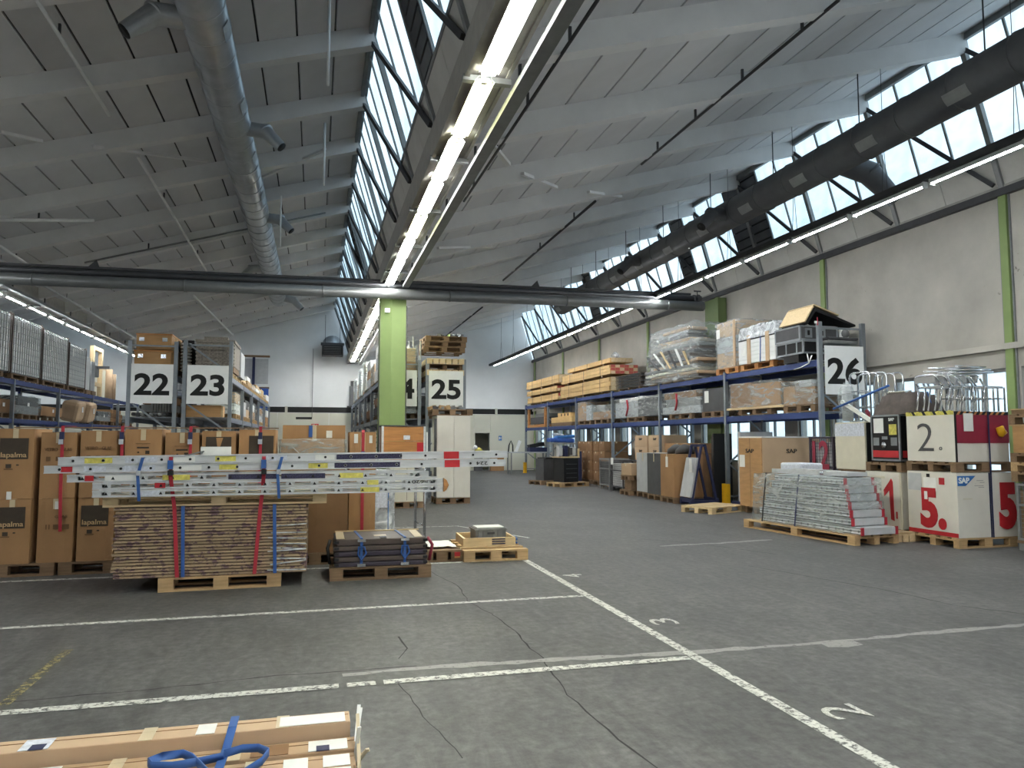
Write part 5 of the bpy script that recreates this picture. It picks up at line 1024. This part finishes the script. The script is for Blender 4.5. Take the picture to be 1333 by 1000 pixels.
for k, y in enumerate((-.3, .15)): MB().tube([(0, y, .0), (0, y+.05, .1), (0, y+.1, .2)], [.25, .24, .08], 10).build('bag', 'grey_dark', t, True)
t = carton('flat tan carton lying on the upright cartons under the rack', 9.9, 18.6, 1.2, .7, 1.6, .26, 0, 'carton')
t = thing('support_box', 'brown support box behind the upright cartons', 'box', (9.9, 18.6, 0)); pbox('body', 'carton_dark', (.7, 1.6, 1.19), (0, 0, .595), t); pbox('tape', 'tape', (.004, .08, 1.1), (-.353, 0, .6), t)
for k in range(3):
    for j in range(2):
        x, y = (10.05, 21.2) if j == 0 else (10.05, 20.2)
        if j == 1 and k == 2: pass
        t = carton('tan stencilled carton, %s from the floor, in the %s stack behind the mesh bins' % (ords[k], ('farther', 'nearer')[j]), x, y, .62+.36*k, .8, .92, .35, 0, 'carton_pale', tape=False); letters('SAP', t, (-.404, .0, .24), 'left', .22, .07, 'digit_black', .01)
t = thing('low_platform', 'low dark platform under the stencilled cartons', 'platform', (10.05, 20.7, 0)); pbox('body', 'wood_dark', (.85, 2.0, .6), (0, 0, .31), t); pbox('deck', 'wood', (.86, 2.02, .02), (0, 0, .605), t)
def mesh_bin(label, x, y, W, D, H, frame, infill, z0=.12):
    t = thing('mesh_bin', label, 'mesh bin', (x, y, 0)); 
    pbox('inner_load', infill, (W-.06, D-.06, H-.1), (0, 0, z0+H/2-.05), t)
    for a in (-1, 1):
        for b in (-1, 1): pbox('corner_post', frame, (.04, .04, H), (a*(W/2-.02), b*(D/2-.02), z0+H/2), t); pbox('foot', frame, (.09, .09, z0), (a*(W/2-.05), b*(D/2-.05), z0/2), t)
    for z in (z0+.02, z0+H*.62, z0+H-.02):
        for b in (-1, 1): pbox('rail', frame, (W, .03, .035), (0, b*(D/2-.01), z), t)
        for a in (-1, 1): pbox('rail', frame, (.03, D, .035), (a*(W/2-.01), 0, z), t)
    w = MB(); n = int(W/.06)
    for i in range(1, n): w.box(-W/2+i*W/n-.003, -W/2+i*W/n+.003, -D/2-.004, -D/2+.002, z0, z0+H)
    n = int(D/.06)
    for i in range(1, n): w.box(-W/2-.004, -W/2+.002, -D/2+i*D/n-.003, -D/2+i*D/n+.003, z0, z0+H)
    n = int(H/.06)
    for i in range(1, n): z = z0+i*H/n; w.box(-W/2, W/2, -D/2-.004, -D/2+.002, z-.003, z+.003); w.box(-W/2-.004, -W/2+.002, -D/2, D/2, z-.003, z+.003)
    w.build('wire_mesh', frame, t); return t
t = mesh_bin('white filled mesh bin under the stencilled cartons', 9.22, 21.2, .72, .9, .82, 'grey_dark', 'white'); pbox('paper_tag', 'paper', (.004, .2, .2), (-.37, .35, .9), t)
mesh_bin('grey mesh bin beside the brown carton stacks', 9.22, 22.25, .7, .85, .85, 'grey', 'grey_dark')
for j, (x, y) in enumerate(((9.95, 24.3), (9.95, 25.5), (10.0, 26.6))):
    n = 4; hh = .325
    pallet('under the %s brown carton stack' % ('nearest', 'middle', 'farthest')[j], x, y, 0, 0, 1.0, 1.0, 'wood_dark', 1)
    for k in range(n):
        for q in range(2):
            if j == 2 and q == 1: continue
            carton('brown carton, %s layer, %s half of the %s stack by the windows' % (('bottom', 'second', 'third', 'top')[k], ('front', 'rear')[q], ('nearest', 'middle', 'farthest')[j]), x-.02, y-.27+.54*q, .146+k*(hh+.016), .9, .52, hh, random.uniform(-.01, .01), 'carton_dark', 'brown cartons by the windows', tape=True)
# black machine on pallets
pallet('under the black machine', 8.25, 24.0, 0, .35, 1.2, .8, 'wood'); pallet('behind the black machine', 8.0, 25.3, 0, .3, 1.2, .8, 'wood_dark', 1)
t = thing('black_machine', 'black box shaped machine with clutter on top on a pallet', 'machine', (8.2, 24.05, .146), .3); pbox('cabinet', 'black', (.6, .6, .8), (0, 0, .40), t)
for k in range(4): pbox('panel_groove', 'grey_dark', (.45, .01, .02), (.02, -.305, .15+.15*k), t)
pbox('top_board', 'wood_pale', (.68, .66, .04), (0, 0, .83), t); pbox('side_rail', 'wood_pale', (.05, .05, .28), (.31, -.3, .98), t)
for k in range(7): pbox('clutter', random.choice(('navy', 'grey_light', 'grey_dark', 'wood')), (.12, .15, random.uniform(.2, .45)), (-.27+.09*k, random.uniform(-.2, .2), 1.02), t)
t = thing('dark_cabinet', 'second dark machine behind the black one under the rack', 'machine', (7.95, 25.35, .146), .3); pbox('body', 'grey_dark', (.45, .5, .75), (-.1, 0, .375), t); pbox('rim', 'black', (.48, .54, .04), (0, 0, .77), t)
t = thing('blue_bundle', 'blue plastic bundle on a stand behind the black machine', 'bundle', (9.0, 26.6, 0)); MB().obox((-.1, .1, 1.54), (1.0, .4, .16), (0, .03, .05)).build('bundle', 'blue_sheet', t, bevel=.05); MB().obox((.05, .1, 1.67), (.75, .36, .12), (0, -.06, 0)).build('bundle', 'label_blue', t, bevel=.05); MB().obox((-.2, .1, 1.76), (.4, .3, .07), (0, .1, 0)).build('bundle', 'film_milky', t, bevel=.02); pbox('stand', 'grey', (1.0, .4, .06), (0, .1, 1.42), t)
for x in (-.4, .4): pbox('stand_leg', 'grey', (.06, .06, 1.4), (x, .1, .7), t)
t = thing('navy_panels', 'narrow striped rolls standing beside the yellow guard of the machine', 'rolls', (9.15, 25.6, 0)); 
for k in range(5): pbox('roll', ('navy', 'grey_light', 'navy', 'white', 'navy')[k], (.12, .12, 1.15-.06*k), (.05*k, .14*k-.3, .575-.03*k), t)
# work table at the far end
t = thing('work_table', 'grey work table with tools in front of the far wall', 'table', (9.4, 33.0, 0)); pbox('table_top', 'grey_light', (1.9, .8, .05), (0, 0, .99), t)
for x in (-.85, .85):
    for y in (-.33, .33): pbox('leg', 'steel_frame', (.05, .05, .965), (x, y, .4825), t)
MB().bar((.2, -.33, .2), (.85, -.33, .9), .03).build('brace', 'steel_frame', t)
t = thing('tool_box', 'dark tool boxes and bag on the far work table', 'tools', (9.9, 33.0, 1.016)); pbox('case', 'navy', (.9, .5, .2), (0, 0, .1), t); MB().obox((-.1, 0, .3), (.7, .4, .16), (0, -.2, 0)).build('bag', 'black', t); pbox('tray', 'grey', (.5, .3, .05), (.35, 0, .26), t)
t = thing('white_machine', 'small white machine arm at the end of the far work table', 'machine', (8.95, 33.0, 1.016)); MB().bar((-.1, 0, 0), (.1, 0, .5), .12).build('arm', 'white', t); MB().tube([(-.45, 0, .0), (-.42, 0, .3), (-.33, 0, .5), (-.25, 0, .3), (-.24, 0, 0)], .03, 6).build('hose', 'black', t, True)
t = carton('tan carton leaning under the far work table', 8.9, 36.9, 0, .7, .3, .82, 0, 'carton')
t = thing('yellow_bag', 'yellow bag and white helmet in the far doorway', 'bag', (8.0, 37.2, 0)); pbox('stool', 'grey_dark', (.4, .25, .9), (0, 0, .45), t); MB().tube([(0, 0, .9), (.05, 0, 1.05), (.1, 0, 1.15)], [.2, .2, .08], 10).build('bag', 'yellow_label', t, True); MB().tube([(-.15, 0, 1.1), (-.15, 0, 1.28)], [.16, .06], 10).build('helmet', 'white', t, True)
# ================================================================ big crates and cases, right foreground
RX = 8.93
pallet('under the white crate marked one', RX+.5, 10.28, 0, PI/2, .8, 1.0, 'wood_dark'); pallet('under the white crate marked five', RX+.5, 9.27, 0, 0, 1.05, .95, 'wood')
t = thing('white_crate', 'white crate sprayed with a red figure one', 'crate', (RX+.5, 10.27, .146)); W, D, H = 1.0, .78, .89
MB().box(-W/2, W/2, -D/2, D/2, 0, H).build('crate_body', 'offwhite', t, bevel=.006); pbox('edge_board', 'cream', (.03, .03, H), (-W/2-.002, -D/2-.002, H/2), t)
MB().prism([(-.16, .14), (-.23, .12), (-.22, .74), (-.19, .79), (-.02, .60), (-.03, .50), (-.14, .60)], 'x', -W/2-.006, -W/2-.001).build('sprayed_number', 'red', t); MB().prism([(-.27, .16), (-.30, .16), (-.30, .27), (-.27, .27)], 'x', -W/2-.006, -W/2-.001).build('sprayed_dot', 'red', t); pbox('red_patch', 'red', (.004, .1, .06), (-W/2-.003, .24, H*.62), t); pbox('torn_label', 'paper', (.004, .12, .03), (-W/2-.004, .20, H*.67), t); pbox('stain', 'cream', (.003, .3, .04), (-W/2-.002, .1, H*.9), t)
t = thing('white_crate', 'white crate sprayed with a red figure five and a blue logo', 'crate', (RX+.52, 9.27, .146)); W, D, H = 1.06, .93, .93
MB().box(-W/2, W/2, -D/2, D/2, 0, H).build('crate_body', 'offwhite', t, bevel=.006)
letters('5.', t, (-W/2-.006, -.02, H*.42), 'left', .48, .60, 'red', .05, 'sprayed_number'); pbox('bottom_stripe', 'red', (.004, D-.01, .06), (-W/2-.003, 0, .035), t); pbox('foil_pocket', 'grey_light', (.005, .26, .26), (-W/2-.004, .31, H*.83), t)
pbox('notice', 'paper', (.004, .24, .2), (-W/2-.004, .02, H*.80), t); pbox('torn_label', 'paper', (.004, .06, .12), (-W/2-.009, .1, H*.62), t); pbox('latch', 'black', (.012, .05, .05), (-W/2-.006, .05, H*.94), t); pbox('red_patch', 'red', (.004, .1, .1), (-W/2-.005, -.2, H*.86), t)
pbox('panel_joint', 'navy', (.02, .006, H), (.05, -D/2-.003, H/2), t)
MB().prism([(-.52, H*.80), (-.38, H*.80), (-.20, H*.955), (-.52, H*.955)], 'y', -D/2-.006, -D/2-.001).build('logo_plate', 'label_blue', t); letters('SAP', t, (-.41, -D/2-.008, H*.885), 'front', .19, .085, 'white', .03)
letters('5', t, (.36, -D/2-.006, H*.48), 'front', .32, .68, 'red', .06, 'sprayed_number'); [pbox('scribble', 'grey', (w_, .003, .006), (x_, -D/2-.002, H*z_), t) for x_, z_, w_ in ((-.12, .88, .12), (-.08, .85, .08), (-.14, .80, .16), (-.1, .775, .1), (-.2, .83, .006))]; pbox('stain', 'cream', (.16, .003, .02), (-.35, -D/2-.002, H*.6), t)
# upper layer
pallet('between the white crate marked one and the black flight case', RX+.5, 10.25, 1.045, 0, 1.0, .78, 'wood_dark'); pallet('between the white crates marked five and two', RX+.52, 9.27, 1.085, 0, 1.06, .93, 'wood_dark')
t = thing('flight_case', 'black flight case with steel edges, labels and a red stripe', 'case', (RX+.42, 10.2, 1.215)); W, D, H = .80, .62, .74
MB().box(-W/2, W/2, -D/2, D/2, 0, H).build('case_body', 'black_gloss', t); edges(t, W, D, H, 'galv', .03)
pbox('red_stripe', 'red', (.004, D-.06, .11), (-W/2-.003, 0, .11), t); pbox('red_stripe', 'red', (.1, .004, .11), (-W/2+.1, -D/2-.003, .11), t); pbox('label', 'paper', (.004, .22, .24), (-W/2-.003, .14, H*.77), t); pbox('label', 'yellow_label', (.004, .16, .17), (-W/2-.003, -.17, H*.68), t); letters('SAP', t, (-W/2-.006, -.15, H*.9), 'left', .12, .05, 'white', .02)
for y in (.2, -.19): pbox('handle_dish', 'galv', (.006, .13, .13), (-W/2-.004, y, H*.42), t)
MB().tube([(-W/2-.012, .03, H*.34), (-W/2-.002, .03, H*.34)], .05, 16).build('lock_dial', 'chrome', t, True); pbox('lock_plate', 'galv', (.006, .12, .05), (-W/2-.004, .01, H*.5), t); pbox('latch', 'galv', (.09, .006, .1), (.05, -D/2-.004, H*.5), t)
for x in (-.3, .3):
    for y in (-.22, .22): pbox('castor', 'black', (.06, .06, .026), (x, y, -.012), t)
t = thing('white_crate', 'white crate with a hand drawn figure two and hazard tape', 'crate', (RX+.49, 9.27, 1.232)); W, D, H = .98, .9, .72
MB().box(-W/2, W/2, -D/2, D/2, 0, H).build('crate_body', 'offwhite', t, bevel=.005)
letters('2', t, (-W/2-.006, .08, H*.5), 'left', .30, .42, 'grey_dark', -.012, 'drawn_number'); letters('o', t, (-W/2-.006, -.20, H*.27), 'left', .05, .05, 'grey_dark', 0, 'drawn_mark')
pbox('red_panel', 'burgundy', (W-.04, .006, H*.58), (.02, -D/2-.004, H*.67), t); pbox('edge_gap', 'black', (.03, .01, H), (-W/2+.02, -D/2-.004, H/2), t)
for k in range(9): MB().prism([(-.45+.1*k, 0), (-.40+.1*k, 0), (-.36+.1*k, .06), (-.41+.1*k, .06)], 'x', -W/2-.008, -W/2-.004).build('hazard_stripe', 'black' if k % 2 else 'yellow_label', t, loc=(0, 0, H-.03))
pbox('hazard_tape', 'yellow_label', (.005, D, .055), (-W/2-.002, 0, H-.005), t); pbox('hazard_tape', 'black', (W, .006, .05), (0, -D/2-.008, H-.01), t)
for k in range(9): MB().prism([(-.45+.1*k, 0), (-.41+.1*k, 0), (-.37+.1*k, .05), (-.41+.1*k, .05)], 'y', -D/2-.016, -D/2-.011).build('hazard_stripe', 'wood_orange', t, loc=(0, 0, H-.035))
pbox('notice', 'paper', (.17, .005, .26), (-.25, -D/2-.018, H*.80), t); MB().tube([(0, 0, 0), (.03, 0, .05), (.0, 0, .11), (.05, 0, .14)], [.03, .07, .06, .02], 8).build('yellow_bow', 'yellow', t, True, loc=(.30, -D/2-.04, H*.52))
t2 = thing('ratchet_strap', 'dark blue strap down the front of the white crates marked two and five', 'strap', (RX+.58, 8.79, 0)); strap(t2, [(0, .4, 1.962), (0, -.006, 1.962), (0, -.008, .146)], .025, 'navy', 'webbing')
# white cabinet, mesh cage, grey box behind
pallet('under the white cabinet left of the black flight case', RX+.45, 11.05, .9, 0, .8, .7, 'wood_dark', 1)
t = solid('plain white cabinet with a printed upper band left of the flight case', 'storage_cabinet', 'cabinet', 'cream', RX+.03, RX+.75, 10.68, 11.42, 1.046, 1.86); pbox('printed_band', 'paper_print', (.006, .73, .22), (-.364, 0, .68), t); pbox('dark_side', 'black', (.7, .006, .8), (.02, -.375, .4), t)
t = wrapped('grey film wrapped box under the white cabinet', RX, RX+.8, 10.7, 11.42, 0, [(0, 1, 0, .75, 'grey_dark'), (.0, .3, .3, .5, 'red')], 'film', 61, 'under the grey film wrapped box')
t = mesh_bin('purple framed mesh cage with a red twelve', RX+.5, 11.85, .9, .68, 1.45, 'purple_pad', 'grey_light', .16); letters('12', t, (-.462, .0, 1.28), 'left', .46, .52, 'burgundy', .02, 'sprayed_number'); pbox('red_base', 'burgundy', (.01, .6, .12), (-.46, 0, .90), t)
# wrapped aluminium profiles on a long pallet
pallet('long, under the wrapped aluminium profiles', 7.98, 10.75, 0, PI/2+.10, 2.55, .85, 'wood'); pallet('short, at the near end of the wrapped profiles', 8.73, 10.0, 0, PI/2, .8, .34, 'wood_pale', 2)
t = thing('profile_stack', 'film wrapped stack of aluminium ladder profiles with red edge tape', 'profiles', (7.98, 10.75, .146), .10); rnd = random.Random(3); NLY = 7; hh = .118
for k in range(NLY):
    L = 2.30-.055*k; y0 = -1.30+(.13+.035*k if k else -.02); W = .66-.02*k
    y1 = y0+L-.10-.05*k; pbox('profile_layer', 'alu', (W, round(y1-y0, 3), hh-.012), (0, (y0+y1)/2, hh*(k+.5)), t)
    for q in range(3): pbox('profile_flange', 'chrome', (.006, round(y1-y0, 3), .012), (-W/2-.004, (y0+y1)/2, hh*k+.015+.042*q), t)
    s = MB()
    for q in range(15): y = y0+.06+q*(y1-y0-.12)/14; s.box(-W/2-.006, -W/2-.001, y-.014, y+.014, hh*k+.038, hh*k+.072)
    s.build('rung_ends', 'grey', t)
    for y in (y0-.008,):
        for x in (-W/2, W/2): pbox('red_edge_tape', 'red_strap', (.05, .02, hh), (x, y, hh*(k+.5)), t)
        pbox('end_plate', 'grey_light', (W-.06, .012, hh-.02), (0, y, hh*(k+.5)), t)
wrap(t, .70, 2.20, .82, 71, .018, 'film', .05)
for y in (.75, -.05): strap(t, [(.34, y, .84), (-.34, y, .84), (-.375, y+.03, .4), (-.385, y+.08, .0)], .03, 'black' if y > .5 else 'navy', along='y')
t = thing('short_ladder', 'short aluminium ladder section lying on the wrapped profiles', 'ladder', (7.98, 10.95, .985), .10)
for x in (-.22, .22): pbox('stile', 'alu', (.03, 1.1, .07), (x, 0, .036), t)
for k in range(5): MB().tube([(-.22, -.48+.24*k, .04), (.22, -.48+.24*k, .04)], .016, 8).build('rung', 'chrome', t, True)
pbox('white_tray', 'grey_light', (.4, .5, .06), (.05, -.82, .035), t)
t = thing('foil_parcel', 'silver foil parcel behind the short ladder section', 'parcel', (8.35, 11.6, .985)); MB().box(-.2, .25, -.3, .3, 0, .16).build('parcel', 'paper_print', t, bevel=.03)
# trolleys, cloth and chairs on top
def hoop_trolley(label, x, y, z, h):
    t = thing('hoop_trolley', label, 'trolley', (x, y, z), 0, 'chrome hoop trolleys'); W = .5
    MB().tube([(0, -W/2, 0), (0, -W/2, h-.08), (0, -W/2+.03, h-.02), (0, -W/2+.09, h), (0, W/2-.09, h), (0, W/2-.03, h-.02), (0, W/2, h-.08), (0, W/2, 0)], .016, 8).build('hoop', 'chrome', t, True)
    for z2 in (h*.3, h*.62): MB().tube([(0, -W/2, z2), (0, W/2, z2)], .010, 6).build('cross_bar', 'chrome', t, True)
    MB().tube([(0, -W/2, .03), (.3, -W/2, .03), (.3, W/2, .03), (0, W/2, .03)], .014, 6).build('base_frame', 'chrome', t, True)
    return t
for k in range(5): hoop_trolley('chrome hoop trolley, %s of the nested row behind the grey cloth' % ords[k], 9.12+.17*k, 10.95, 1.862, .86-.02*(k % 2))
t = thing('film_column', 'column of crumpled silver film beside the chrome trolleys', 'film', (9.1, 11.25, 1.862)); MB().tube([(0, 0, 0), (.03, 0, .25), (-.02, 0, .5), (.01, 0, .7)], [.14, .17, .15, .06], 12).build('film', 'film', t, True); MB().tube([(0, 0, .02), (0, 0, .66)], .09, 8).build('core', 'grey_light', t, True)
t = thing('blue_pole', 'blue pole leaning across the chrome trolleys', 'pole', (9.0, 11.2, 2.1)); MB().tube([(-.12, .15, 0), (.15, -.9, .35)], .02, 6).build('pole', 'blue_strap', t, True)
t = thing('white_board', 'white board tilted against the chrome trolleys', 'board', (8.98, 10.95, 1.87)); MB().bar((.0, .30, .36), (.06, -.35, .0), .05, .06).build('board', 'paper', t); MB().tube([(.14, -.25, .04), (.18, -.1, .18)], .035, 8).build('red_bag', 'burgundy', t, True)
t = thing('grey_blanket', 'grey brown blanket draped over goods on the black flight case', 'blanket', (RX+.42, 10.12, 1.965)); s = MB(); N = 12
for i in range(N+1):
    for j in range(N+1):
        u, v = i/N*2-1, j/N*2-1; e = max(abs(u), abs(v)); h = .36*(1-max(0, (e-.55)/.45)**1.4)+.02*noise.noise(Vector((u*3, v*3, 1)))*(e < .98)
        s.v.append((u*.40*(1-.10*(e < .6)), v*.46+(.06*u), max(.0, h)+(.035*noise.noise(Vector((u*5, v*6, 4))) if .3 < e < .95 else 0)))
for i in range(N):
    for j in range(N): a = i*(N+1)+j; s.f.append((a, a+N+1, a+N+2, a+1))
s.build('blanket_surface', 'cloth', t, True); MB().obox((-.12, .05, .375), (.2, .32, .012), (0, -.12, 0)).build('pale_patch', 'cloth_pale', t); strap(t, [(.1, -.42, .02), (.1, -.3, .36), (.1, .3, .38)], .025, 'blue_strap')
pbox('hidden_load', 'carton_dark', (.38, .44, .33), (0, 0, .165), t)
def chair(label, x, y, z, rz):
    t = thing('tubular_chair', label, 'chair', (x, y, z), rz, 'stacked chrome chairs'); W = .44
    for s in (-1, 1): MB().tube([(s*W/2, -.22, 0), (s*W/2, -.22, .36), (s*W/2, .18, .37), (s*W/2, .24, .02)], .015, 6).build('side_frame', 'chrome', t, True)
    MB().tube([(-W/2, .18, .37), (-W/2, .27, .50), (-W/2+.05, .28, .54), (W/2-.05, .28, .54), (W/2, .27, .50), (W/2, .18, .37)], .015, 6).build('back_frame', 'chrome', t, True)
    MB().tube([(-W/2, -.22, .2), (W/2, -.22, .2)], .010, 6).build('stretcher', 'chrome', t, True)
    pbox('seat', 'grey_light', (W-.03, .38, .018), (0, -.02, .375), t); pbox('backrest', 'grey_light', (W-.06, .012, .1), (0, .275, .48), t); return t
for k in range(8): chair('chrome tubular chair, %s from the left, standing on the white crate marked two' % ords[k], RX+.28+.105*k, 9.32-.02*(k % 2), 1.985, PI/2+.06*(k % 2))
for k in range(3):
    t = thing('chair_frame', 'loose chrome chair frame, %s of those lying on the chairs' % ords[k], 'frame', (RX+.55, 9.25, 2.55+.045*k), .25*k-.2)
    MB().tube([(-.45, -.2, 0), (.42, -.2, .03), (.48, -.1, .03), (.42, .15, .03), (-.45, .2, 0)], .013, 6).build('bent_tube', 'chrome', t, True); MB().tube([(-.2, -.2, .0), (-.2, .19, .0)], .011, 6).build('cross_tube', 'chrome', t, True); pbox('pad', 'grey_light', (.3, .25, .015), (.15, 0, .02), t)
# stack at the right edge
t = mesh_bin('wire mesh bin at the right edge of the picture', 10.12, 8.15, .95, .72, .80, 'steel_frame', 'wood_dark', .14); pbox('notice', 'paper', (.22, .006, .2), (-.32, -.37, .76), t); pbox('base', 'wood_dark', (.97, .74, .04), (0, 0, .12), t)
zz = .96
for k, (h, m) in enumerate(((.15, 'wood_dark'), (.13, 'wood'), (.13, 'wood_dark'), (.40, 'ply'), (.15, 'wood_dark'))):
    if m == 'ply':
        t = thing('wooden_box', 'plywood box in the stack at the right edge', 'box', (10.12, 8.15, zz)); MB().box(-.47, .47, -.37, .37, 0, h-.02).build('box_body', 'ply', t); pbox('lid', 'wood', (.98, .78, .02), (0, 0, h-.01), t); pbox('batten', 'wood', (.06, .02, h-.03), (-.44, -.38, h/2-.01), t); pbox('batten', 'wood', (.06, .02, h-.03), (.44, -.38, h/2-.01), t)
    else: pallet('%s of the stack at the right edge' % ('lowest', 'second', 'third', '', 'topmost')[k], 10.12, 8.15, zz, 0, 1.0, .8, m, 1, H=h-.004)
    zz += h
t = thing('corrugated_tray', 'brown corrugated tray on top of the stack at the right edge', 'tray', (10.12, 8.15, zz)); pbox('tray', 'wood_dark', (.95, .74, .06), (0, 0, .03), t); pbox('rim', 'wood', (.98, .76, .015), (0, 0, .065), t); pbox('white_block', 'paper', (.08, .05, .07), (-.35, -.38, -.08), t)
pallet('lying empty on the floor beside the yellow guard', 8.40, 14.72, 0, .42, 1.2, .8, 'wood_pale')
